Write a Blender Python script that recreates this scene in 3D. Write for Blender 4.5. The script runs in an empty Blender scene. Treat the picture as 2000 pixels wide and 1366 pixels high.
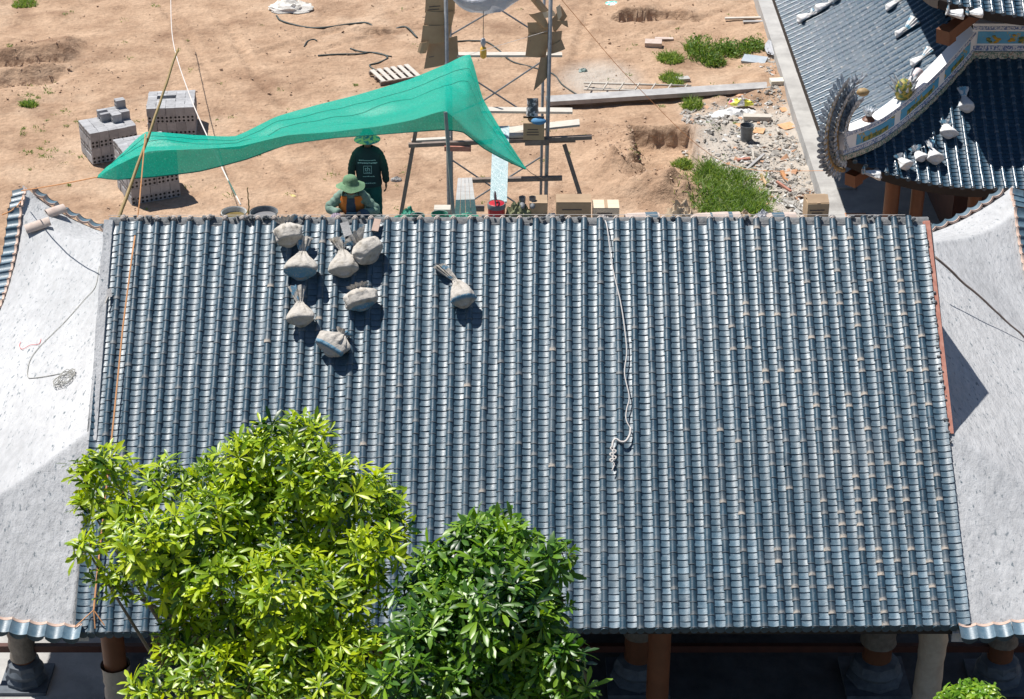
import bpy, math, random
import numpy as np
from mathutils import Matrix, Vector
random.seed(7); np.random.seed(7)
RAD = math.radians
S = bpy.context.scene
C = S.collection
# ------------------------------------------------------------------ camera, sky, sun, exposure
RZ = 8.3                                  # height of the hall's ridge above the ground
CAM = np.array([-0.3, -26.38, RZ + 12.5]); PITCH = RAD(29)
cd = bpy.data.cameras.new('camera'); cam = bpy.data.objects.new('camera', cd); C.objects.link(cam)
cam.location = CAM; cam.rotation_euler = (RAD(90) - PITCH, 0, 0)
cd.sensor_width = 36; cd.lens = 3889 / 2000 * 36; cd.clip_start = .5; cd.clip_end = 3000
S.camera = cam
SUN_EL, SUN_AZ = RAD(63), RAD(51)          # azimuth: from straight ahead of the camera towards the left
SUNV = Vector((-math.sin(SUN_AZ) * math.cos(SUN_EL), math.cos(SUN_AZ) * math.cos(SUN_EL), math.sin(SUN_EL)))
w = bpy.data.worlds.new('World'); S.world = w; w.use_nodes = True
nt = w.node_tree; nt.nodes.clear()
wo = nt.nodes.new('ShaderNodeOutputWorld'); bg = nt.nodes.new('ShaderNodeBackground'); sk = nt.nodes.new('ShaderNodeTexSky')
sk.sky_type = 'NISHITA'; sk.sun_disc = False; sk.sun_elevation = SUN_EL; sk.sun_rotation = -SUN_AZ
sk.air_density = 1.15; sk.dust_density = .2; sk.ozone_density = 3.0
bg.inputs['Strength'].default_value = .062
nt.links.new(sk.outputs[0], bg.inputs[0]); nt.links.new(bg.outputs[0], wo.inputs[0])
sd = bpy.data.lights.new('sun', 'SUN'); sd.energy = 4.9; sd.angle = RAD(.53); sd.color = (1, .96, .9)
sun = bpy.data.objects.new('sun', sd); C.objects.link(sun)
sun.rotation_euler = SUNV.to_track_quat('Z', 'Y').to_euler()
S.view_settings.view_transform = 'Standard'; S.view_settings.look = 'None'
S.view_settings.gamma = 1; S.view_settings.exposure = .40; S.view_settings.use_curve_mapping = False

# ------------------------------------------------------------------ survey helpers: a photo point on a known level
FW = np.array([0, math.cos(PITCH), -math.sin(PITCH)]); UP = np.array([0, math.sin(PITCH), math.cos(PITCH)])
def ray(x, y): return FW + np.array([1., 0, 0]) * (x - 1000) / 3889 + UP * (683 - y) / 3889
def atz(x, y, z=0.): r = ray(x, y); return CAM + r * (z - CAM[2]) / r[2]
def aty(x, y, Y): r = ray(x, y); return CAM + r * (Y - CAM[1]) / r[1]
TA = math.tan(RAD(35.95)); SA, CA = math.sin(RAD(35.95)), math.cos(RAD(35.95))
def onroof(x, y, h=0.):                     # point h above the front slope of the hall
    r = ray(x, y); n = np.array([0, -SA, CA]); d = n @ np.array([0, 0, RZ]) + h
    return CAM + r * (d - n @ CAM) / (n @ r)

# ------------------------------------------------------------------ mesh helpers
def nz(a): a = np.asarray(a, float); return a / (np.linalg.norm(a) + 1e-12)
class MB:
    def __init__(s): s.v = []; s.f = []; s.m = []; s.d = []; s.cur = 0
    def add(s, vs, fs, d=0.):
        o = len(s.v); s.v.extend([tuple(map(float, p)) for p in vs]); s.f.extend([tuple(i + o for i in f) for f in fs])
        s.m.extend([s.cur] * len(fs)); s.d.extend(list(d) if hasattr(d, '__len__') else [d] * len(vs)); return s
    def box(s, c, size, R=None, d=0.):
        c = np.array(c, float); h = np.array(size, float) / 2
        P = np.array([[x, y, z] for x in (-1, 1) for y in (-1, 1) for z in (-1, 1)]) * h
        if R is not None: P = P @ np.array(R).T
        return s.add(P + c, [(0, 1, 3, 2), (4, 6, 7, 5), (0, 4, 5, 1), (2, 3, 7, 6), (0, 2, 6, 4), (1, 5, 7, 3)], d)
    def bar(s, a, b, w, h, up=(0, 0, 1), d=0.):  # box beam from a to b
        a = np.array(a, float); b = np.array(b, float); y = nz(b - a); x = np.cross(y, up)
        x = nz(x) if np.linalg.norm(x) > 1e-5 else np.array([1., 0, 0]); z = np.cross(x, y)
        return s.box((a + b) / 2, (w, np.linalg.norm(b - a), h), np.stack([x, y, z], 1), d)
    def tube(s, pts, r, n=6, cap=True, d=0.):
        P = np.array(pts, float); k = len(P); r = np.broadcast_to(np.array(r, float), (k,)) if not hasattr(r, '__len__') else np.array(r, float)
        T = np.gradient(P, axis=0); vs = []; ref = np.array([0, 0, 1.])
        if abs(nz(T[0])[2]) > .95: ref = np.array([1., 0, 0])
        for i in range(k):
            t = nz(T[i]); x = nz(np.cross(t, ref)); y = np.cross(x, t); ref = y
            for j in range(n):
                a = 2 * math.pi * j / n; vs.append(P[i] + (x * math.cos(a) + y * math.sin(a)) * r[i])
        fs = [(i * n + j, i * n + (j + 1) % n, (i + 1) * n + (j + 1) % n, (i + 1) * n + j) for i in range(k - 1) for j in range(n)]
        if cap: fs += [tuple(range(n))[::-1], tuple((k - 1) * n + j for j in range(n))]
        return s.add(vs, fs, d)
    def lathe(s, prof, c=(0, 0, 0), n=16, R=None, d=0., cap=True):
        vs = []; k = len(prof)
        for r, z in prof:
            for j in range(n): a = 2 * math.pi * j / n; vs.append((r * math.cos(a), r * math.sin(a), z))
        vs = np.array(vs)
        if R is not None: vs = vs @ np.array(R).T
        fs = [(i * n + j, i * n + (j + 1) % n, (i + 1) * n + (j + 1) % n, (i + 1) * n + j) for i in range(k - 1) for j in range(n)]
        if cap: fs += [tuple(range(n))[::-1], tuple((k - 1) * n + j for j in range(n))]
        return s.add(vs + np.array(c, float), fs, d)
    def grid(s, G, d=0., close=False):          # G[i][j] -> point
        G = np.array(G, float); a, b = G.shape[:2]
        fs = [(i * b + j, i * b + (j + 1) % b, (i + 1) * b + (j + 1) % b, (i + 1) * b + j) for i in range(a - 1) for j in range(b if close else b - 1)]
        return s.add(G.reshape(-1, 3), fs, d if not isinstance(d, np.ndarray) else d.reshape(-1))
    def ball(s, c, r, n=10, k=6, R=None, d=0.):
        r = np.broadcast_to(np.array(r, float), (3,)); vs = []
        for i in range(k + 1):
            t = math.pi * i / k
            for j in range(n): a = 2 * math.pi * j / n; vs.append((math.sin(t) * math.cos(a), math.sin(t) * math.sin(a), math.cos(t)))
        vs = np.array(vs) * r
        if R is not None: vs = vs @ np.array(R).T
        return s.add(vs + np.array(c, float), [(i * n + j, (i + 1) * n + j, (i + 1) * n + (j + 1) % n, i * n + (j + 1) % n) for i in range(k) for j in range(n)], d)
    def mesh(s, name, mats, off=(0, 0, 0), smooth=None):
        me = bpy.data.meshes.new(name); V = np.array(s.v) - np.array(off)
        me.from_pydata(V.tolist(), [], s.f)
        for m in (mats if isinstance(mats, (list, tuple)) else [mats]): me.materials.append(m)
        me.polygons.foreach_set('material_index', s.m)
        at = me.attributes.new('dirt', 'FLOAT', 'POINT'); at.data.foreach_set('value', np.array(s.d, float))
        if smooth is not None:
            me.polygons.foreach_set('use_smooth', [True] * len(me.polygons))
            if smooth < 180: me.set_sharp_from_angle(angle=RAD(smooth))
        me.validate(); me.update(); return me
    def build(s, name, mats, parent=None, label=None, cat=None, group=None, kind=None, smooth=None, raw=False):
        V = np.array(s.v); lo, hi = V.min(0), V.max(0)
        off = (0, 0, 0) if raw else ((lo[0] + hi[0]) / 2, (lo[1] + hi[1]) / 2, lo[2])
        o = bpy.data.objects.new(name, s.mesh(name, mats, off, smooth))
        return place(o, Matrix.Translation(off), parent, label, cat, group, kind)
WM = {}
def place(o, M, parent=None, label=None, cat=None, group=None, kind=None):
    C.objects.link(o); o.matrix_basis = M
    if parent is not None: o.parent = parent; o.matrix_parent_inverse = WM[parent.name].inverted()
    WM[o.name] = M.copy()
    if label: o['label'] = label
    if cat: o['category'] = cat
    if group: o['group'] = group
    if kind: o['kind'] = kind
    return o
def thing(name, loc, label, cat, group=None):
    o = bpy.data.objects.new(name, None); o.empty_display_size = .1
    return place(o, Matrix.Translation([float(x) for x in loc]), None, label, cat, group)
def frame(p, x, y, z):
    M = Matrix.Identity(4)
    for i in range(3): M[i][0], M[i][1], M[i][2], M[i][3] = float(x[i]), float(y[i]), float(z[i]), float(p[i])
    return M
def rotz(a): c, s = math.cos(a), math.sin(a); return np.array([[c, -s, 0], [s, c, 0], [0, 0, 1]])
def rotx(a): c, s = math.cos(a), math.sin(a); return np.array([[1, 0, 0], [0, c, -s], [0, s, c]])
def roty(a): c, s = math.cos(a), math.sin(a); return np.array([[c, 0, s], [0, 1, 0], [-s, 0, c]])
def spline(pts, n=8):                        # Catmull-Rom through pts
    P = np.array(pts, float); P = np.vstack([2 * P[0] - P[1], P, 2 * P[-1] - P[-2]]); out = []
    for i in range(1, len(P) - 2):
        for t in np.linspace(0, 1, n, endpoint=False):
            a, b, c, e = P[i - 1], P[i], P[i + 1], P[i + 2]
            out.append(.5 * (2 * b + (c - a) * t + (2 * a - 5 * b + 4 * c - e) * t * t + (3 * b - a - 3 * c + e) * t ** 3))
    out.append(P[-2]); return np.array(out)
_perm = np.random.RandomState(3).rand(256, 256)
def vnoise(x, y):
    x = np.asarray(x, float); y = np.asarray(y, float); xi = np.floor(x).astype(int); yi = np.floor(y).astype(int)
    fx = x - xi; fy = y - yi; fx = fx * fx * (3 - 2 * fx); fy = fy * fy * (3 - 2 * fy); g = lambda a, b: _perm[a % 256, b % 256]
    return (g(xi, yi) * (1 - fx) + g(xi + 1, yi) * fx) * (1 - fy) + (g(xi, yi + 1) * (1 - fx) + g(xi + 1, yi + 1) * fx) * fy
def fbm(x, y, o=5, g=.5):
    s = 0; a = 1; t = 0
    for k in range(o): s = s + a * (vnoise(x * 2 ** k + 17 * k, y * 2 ** k + 31 * k) - .5); t += a; a *= g
    return s / t * 2
def sstep(a, b, x): t = np.clip((x - a) / (b - a), 0, 1); return t * t * (3 - 2 * t)

# ------------------------------------------------------------------ materials
def mat(name, c1, c2=None, rough=.8, scale=6., detail=8, contrast=(.3, .7), bump=0., bscale=40., metal=0., spec=.5, rnd=0.,
        dirt=None, c3=None, s3=1.2, k3=(.5, .72), trans=0., coat=0., alpha=1., stretch=None, drough=.9, r2=None, fine=None, large=None):
    m = bpy.data.materials.new(name); m.use_nodes = True; N = m.node_tree.nodes; L = m.node_tree.links; b = N['Principled BSDF']
    def nd(t, **k):
        n = N.new('ShaderNode' + t)
        for a, v in k.items(): setattr(n, a, v)
        return n
    geo = nd('NewGeometry'); pos = geo.outputs['Position']
    if stretch:
        mp = nd('Mapping'); mp.inputs['Scale'].default_value = stretch[0]; mp.inputs['Rotation'].default_value = stretch[1]
        L.new(pos, mp.inputs[0]); pos = mp.outputs[0]
    def noise(sc, de, lo, hi):
        n = nd('TexNoise'); n.inputs['Scale'].default_value = sc; n.inputs['Detail'].default_value = de; n.inputs['Roughness'].default_value = .62
        L.new(pos, n.inputs['Vector']); r = nd('MapRange'); r.inputs[1].default_value = lo; r.inputs[2].default_value = hi
        L.new(n.outputs[0], r.inputs[0]); return r.outputs[0]
    def mix(f, a, c):
        x = nd('Mix', data_type='RGBA'); 
        if hasattr(f, 'links') or hasattr(f, 'is_linked'): L.new(f, x.inputs[0])
        else: x.inputs[0].default_value = f
        for q, i in ((a, 6), (c, 7)):
            if hasattr(q, 'is_linked'): L.new(q, x.inputs[i])
            else: x.inputs[i].default_value = (*q[:3], 1)
        return x.outputs[2]
    col = c1; fac = None
    if c2 is not None: fac = noise(scale, detail, *contrast); col = mix(fac, c1, c2)
    if c3 is not None: col = mix(noise(s3, 6, *k3), col, c3)
    if large is not None: col = mix(noise(large[0], 5, large[1], large[2]), col, large[3])
    if fine is not None:
        hf = nd('HueSaturation'); mf = nd('MapRange'); mf.inputs[1].default_value = .3; mf.inputs[2].default_value = .7; mf.inputs[3].default_value = 1 - fine[1]; mf.inputs[4].default_value = 1 + fine[1]
        nf = nd('TexNoise'); nf.inputs['Scale'].default_value = fine[0]; nf.inputs['Detail'].default_value = 6; nf.inputs['Roughness'].default_value = .7; L.new(pos, nf.inputs['Vector']); L.new(nf.outputs[0], mf.inputs[0]); L.new(mf.outputs[0], hf.inputs['Value'])
        if hasattr(col, 'is_linked'): L.new(col, hf.inputs['Color'])
        else: hf.inputs['Color'].default_value = (*col[:3], 1)
        col = hf.outputs[0]
    if rnd:
        oi = nd('ObjectInfo'); hs = nd('HueSaturation'); mr = nd('MapRange'); mr.inputs[3].default_value = 1 - rnd; mr.inputs[4].default_value = 1 + rnd
        L.new(oi.outputs['Random'], mr.inputs[0]); L.new(mr.outputs[0], hs.inputs['Value'])
        if hasattr(col, 'is_linked'): L.new(col, hs.inputs['Color'])
        else: hs.inputs['Color'].default_value = (*col[:3], 1)
        col = hs.outputs[0]
    dfac = None
    if dirt is not None:
        at = nd('Attribute', attribute_name='dirt'); pw = nd('Math', operation='MULTIPLY', use_clamp=True)
        ad = nd('MapRange'); ad.inputs[1].default_value = .32; ad.inputs[2].default_value = .55; ad.inputs[3].default_value = .35; ad.inputs[4].default_value = 1.25
        nn = nd('TexNoise'); nn.inputs['Scale'].default_value = 45; nn.inputs['Detail'].default_value = 4; L.new(geo.outputs['Position'], nn.inputs['Vector']); L.new(nn.outputs[0], ad.inputs[0])
        L.new(at.outputs['Fac'], pw.inputs[0]); L.new(ad.outputs[0], pw.inputs[1]); dfac = pw.outputs[0]; col = mix(dfac, col, dirt)
    if hasattr(col, 'is_linked'): L.new(col, b.inputs['Base Color'])
    else: b.inputs['Base Color'].default_value = (*col[:3], 1)
    b.inputs['Roughness'].default_value = rough; b.inputs['Metallic'].default_value = metal; b.inputs['Specular IOR Level'].default_value = spec
    if r2 is not None and fac is not None:
        rr = nd('MapRange'); rr.inputs[3].default_value = rough; rr.inputs[4].default_value = r2; L.new(fac, rr.inputs[0]); ro = rr.outputs[0]
        if dfac is not None:
            mx = nd('Mix'); L.new(dfac, mx.inputs[0]); L.new(ro, mx.inputs[2]); mx.inputs[3].default_value = drough; ro = mx.outputs[0]
        L.new(ro, b.inputs['Roughness'])
    b.inputs['Coat Weight'].default_value = coat; b.inputs['Alpha'].default_value = alpha
    if bump:
        n = nd('TexNoise'); n.inputs['Scale'].default_value = bscale; n.inputs['Detail'].default_value = 9; n.inputs['Roughness'].default_value = .65; L.new(pos, n.inputs['Vector'])
        bp = nd('Bump'); bp.inputs['Strength'].default_value = 1; bp.inputs['Distance'].default_value = bump; L.new(n.outputs[0], bp.inputs['Height']); L.new(bp.outputs[0], b.inputs['Normal'])
    if trans:
        tr = nd('BsdfTranslucent'); ms = nd('MixShader'); ms.inputs[0].default_value = trans
        if hasattr(col, 'is_linked'): L.new(col, tr.inputs[0])
        else: tr.inputs[0].default_value = (*col[:3], 1)
        L.new(b.outputs[0], ms.inputs[1]); L.new(tr.outputs[0], ms.inputs[2]); L.new(ms.outputs[0], N['Material Output'].inputs[0])
    return m
DUST = (.42, .35, .27)
M_tile = mat('tile_glaze', (.016, .044, .070), (.033, .076, .108), rough=.30, r2=.44, scale=7, rnd=.20, dirt=(.47, .40, .33), c3=(.16, .19, .21), s3=26, k3=(.62, .84), spec=.85, bump=.0015, bscale=60, large=(1.1, .52, .80, (.12, .15, .17)))
M_pan = mat('pan_glaze', (.055, .108, .152), (.112, .178, .226), rough=.34, r2=.50, scale=12, rnd=.22, dirt=(.045, .065, .08), c3=(.24, .27, .29), s3=22, k3=(.60, .84), spec=.7, bump=.002, bscale=45, large=(.9, .50, .82, (.17, .215, .25)))
M_rim = mat('unglazed_clay', (.55, .38, .30), (.62, .47, .39), rough=.9, scale=20)
M_mortar = mat('grey_mortar', (.10, .11, .12), (.24, .24, .24), rough=.95, scale=18, bump=.012, bscale=30)
M_conc = mat('white_render_concrete', (.43, .433, .44), (.53, .533, .54), rough=.95, scale=2.2, bump=.032, bscale=6, c3=(.14, .17, .19), s3=13, k3=(.59, .66), large=(.55, .42, .75, (.335, .34, .35)), fine=(7, .14), stretch=((1.5, .5, 1.3), (0, 0, RAD(35))))
M_concg = mat('grey_concrete', (.34, .33, .32), (.48, .47, .45), rough=.95, scale=1.6, bump=.012, bscale=14, c3=(.25, .24, .23), s3=.9)
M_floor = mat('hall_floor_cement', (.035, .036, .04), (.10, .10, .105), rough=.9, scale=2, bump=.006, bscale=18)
M_red = mat('painted_red_brown_wood', (.05, .016, .011), (.085, .027, .017), rough=.55, scale=5)
M_redl = mat('red_brown_post', (.12, .045, .02), (.17, .065, .03), rough=.5, scale=4)
M_rust = mat('rust_red_steel', (.36, .13, .09), (.50, .25, .19), rough=.8, scale=12)
M_dark = mat('dark_timber', (.016, .012, .010), (.032, .024, .02), rough=.8, scale=6)
M_wrap = mat('dusty_wrapping_film', (.12, .10, .08), (.22, .19, .155), rough=.5, scale=9, bump=.02, bscale=12)
M_wrapl = mat('pale_wrapping_sheet', (.30, .27, .23), (.42, .38, .33), rough=.6, scale=7, bump=.02, bscale=10)
M_stone = mat('blue_grey_stone', (.05, .065, .085), (.12, .14, .165), rough=.6, scale=6)
M_white = mat('white_lime_paint', (.78, .78, .78), (.86, .86, .86), rough=.7, scale=5)
# ------------------------------------------------------------------ ground
def gz(X, Y):
    X = np.asarray(X, float); Y = np.asarray(Y, float)
    z = .05 * fbm(X * .35, Y * .35, 3) + .05 * fbm(X * 1.7 + 5, Y * 1.7, 4) + .05 * np.abs(fbm(X * .8 + Y * .5, (Y - X * .35) * 3.2, 4)) * sstep(-.1, .3, fbm(X * .22 + 4, Y * .22, 2))
    z = z + .10 * sstep(-9, -16, X) * fbm(X * .9, Y * .9, 4)
    # two dark banks at the left edge
    for (y0, s, d) in ((28.35, .30, .34), (27.15, .28, .26)):
        m = sstep(-12.9, -13.6, X) * sstep(-19, -15.5, X)
        yy = Y - (y0 + (X + 14) * s + .12 * fbm(X * 3, Y * 3 + y0, 3))
        z = z + m * (d * sstep(.05, .45, yy) * (1 - sstep(.9, 2.2, yy)) - d * .8 * sstep(-.8, -.02, yy) * (1 - sstep(-.02, .08, yy)))
    # trench near the far right edge and one at far left of centre
    for (x0, x1, y0, d) in ((2.6, 5.8, 32.35, .38), (-7.6, -3.2, 31.2, .30)):
        m = sstep(x0, x0 + .5, X) * (1 - sstep(x1 - .6, x1, X)); yy = Y - y0 - .5 * fbm(X * 1.1, Y * .5 + x0, 4, .6)
        z = z + m * (d * .6 * sstep(.0, .12, yy) * (1 - sstep(.4, 1.6, yy)) - d * .8 * sstep(-.5, -.05, yy) * (1 - sstep(-.02, .05, yy))) * np.clip(.5 + 1.2 * fbm(X * .9 + 3, Y * .3, 2), 0, 1)
    # pit with its spoil heaps
    px = np.abs(X - 3.74 - .14 * fbm(X * 2, Y * 2, 4)) / .86; py = np.abs(Y - 22.0 - .2 * fbm(X * 2.3 + 9, Y * 2.3, 4)) / 1.55
    q = np.maximum(px, py); ins = 1 - sstep(.86, 1.02, q)
    heap = lambda a, b, ra, rb, h: h * np.exp(-((X - a) / ra) ** 2 - ((Y - b) / rb) ** 2) * (1 + .45 * fbm(X * 4, Y * 4, 4))
    z = z + (1 - ins) * (heap(2.75, 22.0, .5, 1.2, .34) + heap(2.45, 20.4, .55, .9, .45) + heap(3.5, 19.2, .95, .5, .62) + heap(4.6, 23.1, .8, .5, .26) + heap(2.0, 20.9, .5, .9, .15))
    z = z - ins * (.55 + .10 * fbm(X * 2, Y * 2, 3)) - .0 * q
    # wheel tracks
    for (xa, ya, xb, yb) in ((-11.5, 34, -5.2, 18.2), (-10.1, 34, -4.0, 18.2), (-16, 22.5, -6, 31), (-15.3, 21.6, -5.2, 30.2), (-4, 24, 3, 30), (.8, 19, 2.2, 33)):
        L_ = math.hypot(xb - xa, yb - ya); tx_, ty_ = (xb - xa) / L_, (yb - ya) / L_; al = (X - xa) * tx_ + (Y - ya) * ty_; dd = np.abs((X - xa) * ty_ - (Y - ya) * tx_ + .35 * fbm(al * .15 + xa, al * 0, 2))
        z = z + (-.05 * np.exp(-(dd / .13) ** 2) * (1 + .6 * np.sin(al * 22)) + .03 * np.exp(-((dd - .26) / .09) ** 2)) * np.clip(.55 + 1.1 * fbm(al * .25 + ya, al * 0 + xa, 2), 0, 1)
    # rubble bank along the neighbour's plinth
    m = sstep(4.6, 5.6, X) * (1 - sstep(7.4, 7.9, X)) * sstep(14, 16, Y) * (1 - sstep(25, 27.5, Y))
    z = z + m * (.10 + .10 * fbm(X * 2.6, Y * 2.6, 5))
    m = sstep(5.5, 7.2, X) * (1 - sstep(7.8, 8.2, X)) * sstep(25, 26, Y) * (1 - sstep(31, 33, Y)); z = z + m * (.18 + .12 * fbm(X * 2, Y * 2, 4))
    return z
def axis(lo, hi, st, far):
    a = list(np.arange(lo, hi, st)); s = st
    x = lo; L = []
    while x > -far: s *= 1.35; x -= s; L.append(x)
    s = st; x = a[-1]; Rr = []
    while x < far: s *= 1.35; x += s; Rr.append(x)
    return np.array(L[::-1] + a + Rr)
gx = axis(-18, 17, .085, 900); gy = axis(5, 36, .085, 900)
GX, GY = np.meshgrid(gx, gy, indexing='ij'); fade = sstep(120, 60, np.hypot(GX, GY)); GZ = gz(GX, GY) * fade
rub = sstep(4.2, 5.2, GX + .5 * fbm(GX * .8, GY * .8, 3)) * (1 - sstep(8, 9, GX)) * sstep(13, 15, GY) * (1 - sstep(24.2, 26.0, GY + .9 * fbm(GX * .6, GY * .6, 3)))
rub = np.maximum(rub, .75 * sstep(.2, .9, 1.2 - np.hypot(GX - 2.2, (GY - 27.0) * .8) / 1.6))
_i0, _j0 = int(np.searchsorted(gx, -18)), int(np.searchsorted(gy, 5))
def gzf(x, y):                              # quick look-up of the built ground height
    i = int(np.clip((x + 18) / .085, 0, 405)) + _i0; j = int(np.clip((y - 5) / .085, 0, 360)) + _j0; return float(GZ[i, j])
ground = MB(); ground.grid(np.stack([GX, GY, GZ], -1), d=rub)
M_ground = mat('sandy_dirt', (.35, .228, .150), (.49, .340, .232), rough=1., scale=.9, contrast=(.36, .66), c3=(.25, .155, .10), s3=.5, k3=(.51, .70), bump=.11, bscale=3.5, dirt=(.47, .43, .38), large=(.16, .52, .70, (.56, .42, .305)), fine=(9, .20), spec=.15)
ground.build('ground', M_ground, kind='structure', smooth=180, raw=True)

# ------------------------------------------------------------------ tile makers
def cover_mesh(name, L, r0, r1, dirt, seg=8):
    b = MB(); vs = []; ds = []
    for y, r, d in ((-.004, r1, .18), (.012, r1, dirt), (.30 * L, (r0 + r1) / 2, dirt * .12), (L, r0, 0)):
        for j in range(seg + 1): a = math.pi * j / seg; vs.append((r * math.cos(a), y, r * math.sin(a))); ds.append(d)
    k = seg + 1; fs = [(i * k + j, (i + 1) * k + j, (i + 1) * k + j + 1, i * k + j + 1) for i in range(3) for j in range(seg)]
    o = len(vs)
    for j in range(seg + 1): a = math.pi * j / seg; vs.append(((r1 - .012) * math.cos(a), -.004, (r1 - .012) * math.sin(a))); ds.append(.18)
    fs += [(j, j + 1, o + j + 1, o + j) for j in range(seg)]
    return b.add(vs, fs, ds)
def pan_mesh(L, ex, hw, sag, th, seg=6, lip=.55):
    b = MB(); vs = []; ds = []
    for y, z, d in ((0, th, .0), (L, th - th * L / ex, 0)):
        for j in range(seg + 1): t = 2 * j / seg - 1; vs.append((hw * t, y, z + sag * t * t)); ds.append(d)
    k = seg + 1; fs = [(j, j + 1, k + j + 1, k + j) for j in range(seg)]; o = len(vs)
    for j in range(seg + 1): t = 2 * j / seg - 1; vs.append((hw * t, 0.001, z - .002 + sag * t * t + 0 * th)); ds.append(lip)
    fs += [(j + 1, j, o + j, o + j + 1) for j in range(seg)]
    return b.add(vs, fs, ds)
class TileField:
    """pan and cover tiles laid along paths on a slope; the most prominent ones are objects, the rest one joined part"""
    def __init__(s, parent, L, r0, r1, pexp, hw, sag, th, seg=8, pseg=6, cz=.022):
        s.p = parent; s.cz = cz; s.L = L; s.pexp = pexp
        s.cv = [cover_mesh('cover_tile', L + .02, r0, r1, d, seg) for d in (0, .12, .3, .75, 1.1)]
        s.pn = [pan_mesh(pexp * 1.5, pexp, hw, sag, th, pseg)]
        s.C = []; s.P = []
    def column(s, path, side, kind, off=0., dirtp=.15):
        """path: lower to upper, polyline; side: unit vector across"""
        P = np.array(path, float); seg = np.linalg.norm(np.diff(P, axis=0), axis=1); cum = np.concatenate([[0], np.cumsum(seg)])
        def at(t):
            i = min(np.searchsorted(cum, t, 'right') - 1, len(seg) - 1); d = (P[i + 1] - P[i]) / seg[i]; return P[i] + d * (t - cum[i]), d
        ex = s.L if kind == 'c' else s.pexp; t = off
        row = 0
        while t + ex * .55 < cum[-1]:
            p, d = at(max(t, 0)); j = np.random.randn(4)
            x = nz(np.array(side) + d * j[3] * .022 * (kind == 'p') + .004 * j[3]); n = nz(np.cross(x, d)); x = np.cross(d, n)
            if kind == 'p': n2 = nz(n + .02 * j[2] * x + .02 * j[1] * d); d2 = nz(d - n2 * (d @ n2)); x2 = np.cross(d2, n2)
            else: n2, d2, x2 = n, nz(d + .006 * j[2] * x), x; x2 = nz(np.cross(d2, n2))
            p = p + x * (.0016 * j[0]) + n * ((s.cz if kind == 'c' else 0) + .001 * j[1])
            v = 0
            if kind == 'c':
                u = random.random()
                v = 3 + (random.random() < .5) if u < dirtp else 2 if u < dirtp * 1.8 + .06 else 1 if u < .5 else 0
            (s.C if kind == 'c' else s.P).append((row, p, x2, d2, n2, v)); row += 1
            t += ex * (1 + .02 * np.random.randn() * (kind == 'p'))
    def finish(s, key, ncov=300, npan=300, mats=None):
        mc, mp = mats
        for items, src, name, m, nmax in ((s.C, s.cv, 'cover_tile', mc, ncov), (s.P, s.pn, 'pan_tile', mp, npan)):
            items = sorted(items, key=lambda q: key(q)); sing, rest = items[:nmax], items[nmax:]
            me = [b.mesh(name, m, smooth=50) for b in src] if sing else []
            for r, p, x, d, n, v in sing:
                place(bpy.data.objects.new(name, me[v]), frame(p, x, d, n), s.p)
            if rest:
                out = MB(); VS = [np.array(b.v) for b in src]
                for r, p, x, d, n, v in rest: out.add(VS[v] @ np.stack([x, d, n], 0) + p, src[v].f, src[v].d)
                o = out.build(name + '_field', m, s.p, kind='stuff', smooth=50)

# ------------------------------------------------------------------ the hall
top = [240,274,307,339,371,406,440,474,504,536,569,601,632,660,694,725,757,790,821,854,886,919,951,982,1015,1047,1080,1111,1141,1172,1204,1235,1266,1296,1325,1355,1386,1419,1447,1477,1507,1537,1567,1596,1626,1657,1687,1715,1746,1775]
botr = [1181,1217,1251,1287,1320,1356,1390,1424,1460,1493,1528,1558,1593,1627,1662,1697,1729,1765,1795,1829,1862]
bot = [179 + i * (1181 - 179) / 29. for i in range(29)] + botr
XT = np.array([onroof(x, 436)[0] for x in top]); XB = np.array([onroof(x, 1243 - (x - 179) * 21 / 1683)[0] for x in bot])
XT = np.concatenate([[XT[0] - .245], XT, [XT[-1] + .25]]); XB = np.concatenate([[XB[0] - .235], XB, [XB[-1] + .235]])
LEN = lambda x: 6.18 - .0085 * x                      # slope length, a little longer at the left
def slope_pt(x, s, h=0.): return np.array([x, -(s) * CA - h * SA, RZ - s * SA + h * CA])   # s metres below the ridge
hall = thing('temple_hall', (0, 0, 0), 'unfinished temple hall with long dark blue tiled roof and bare cement side roofs', 'building')
XL, XR = -6.24, 5.86                                  # verges
# deck under the tiles (front and back slope), thin slab
d = MB(); xs = np.linspace(-6.22, 5.84, 40)
for ru, tn in ((-6.12 * CA, -TA), (6.45, (RZ - 4.67) / 6.5)):
    G = [[(x, y, RZ - tn * y - .004) for x in xs] for y in np.linspace(0, ru, 12)]
    G2 = [[(x, y, RZ - tn * y - .13) for x in xs] for y in np.linspace(0, ru, 12)]
    d.cur = 0; d.grid(G); d.cur = 1; d.grid(G2)
for k, x in ((0, -6.22), (1, 5.84)):
    for ru, tn in ((-6.12 * CA, -TA), (6.45, (RZ - 4.67) / 6.5)): d.grid([[(x, y, RZ - tn * y - h) for y in np.linspace(0, ru, 12)] for h in (.004, .13)])
d.grid([[(x, -6.12 * CA, RZ - 6.12 * SA - h) for x in xs] for h in (.004, .13)])
roof = d.build('roof_slab', [M_mortar, M_dark], hall)
tf = TileField(roof, .1768, .046, .053, .0957, .104, .036, .0115, seg=10)
def wavy(a, b, i):
    P = np.linspace(a, b, 16); t = np.linspace(0, 1, 16); P[:, 0] += .018 * fbm(t * 3 + i * 5.3, t * 0 + i * .7, 2) * np.sin(np.pi * t); n_ = .010 * fbm(t * 4 + i * .35, t * 0 + 3, 3); P[:, 1] -= n_ * SA; P[:, 2] += n_ * CA; return P
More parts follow.
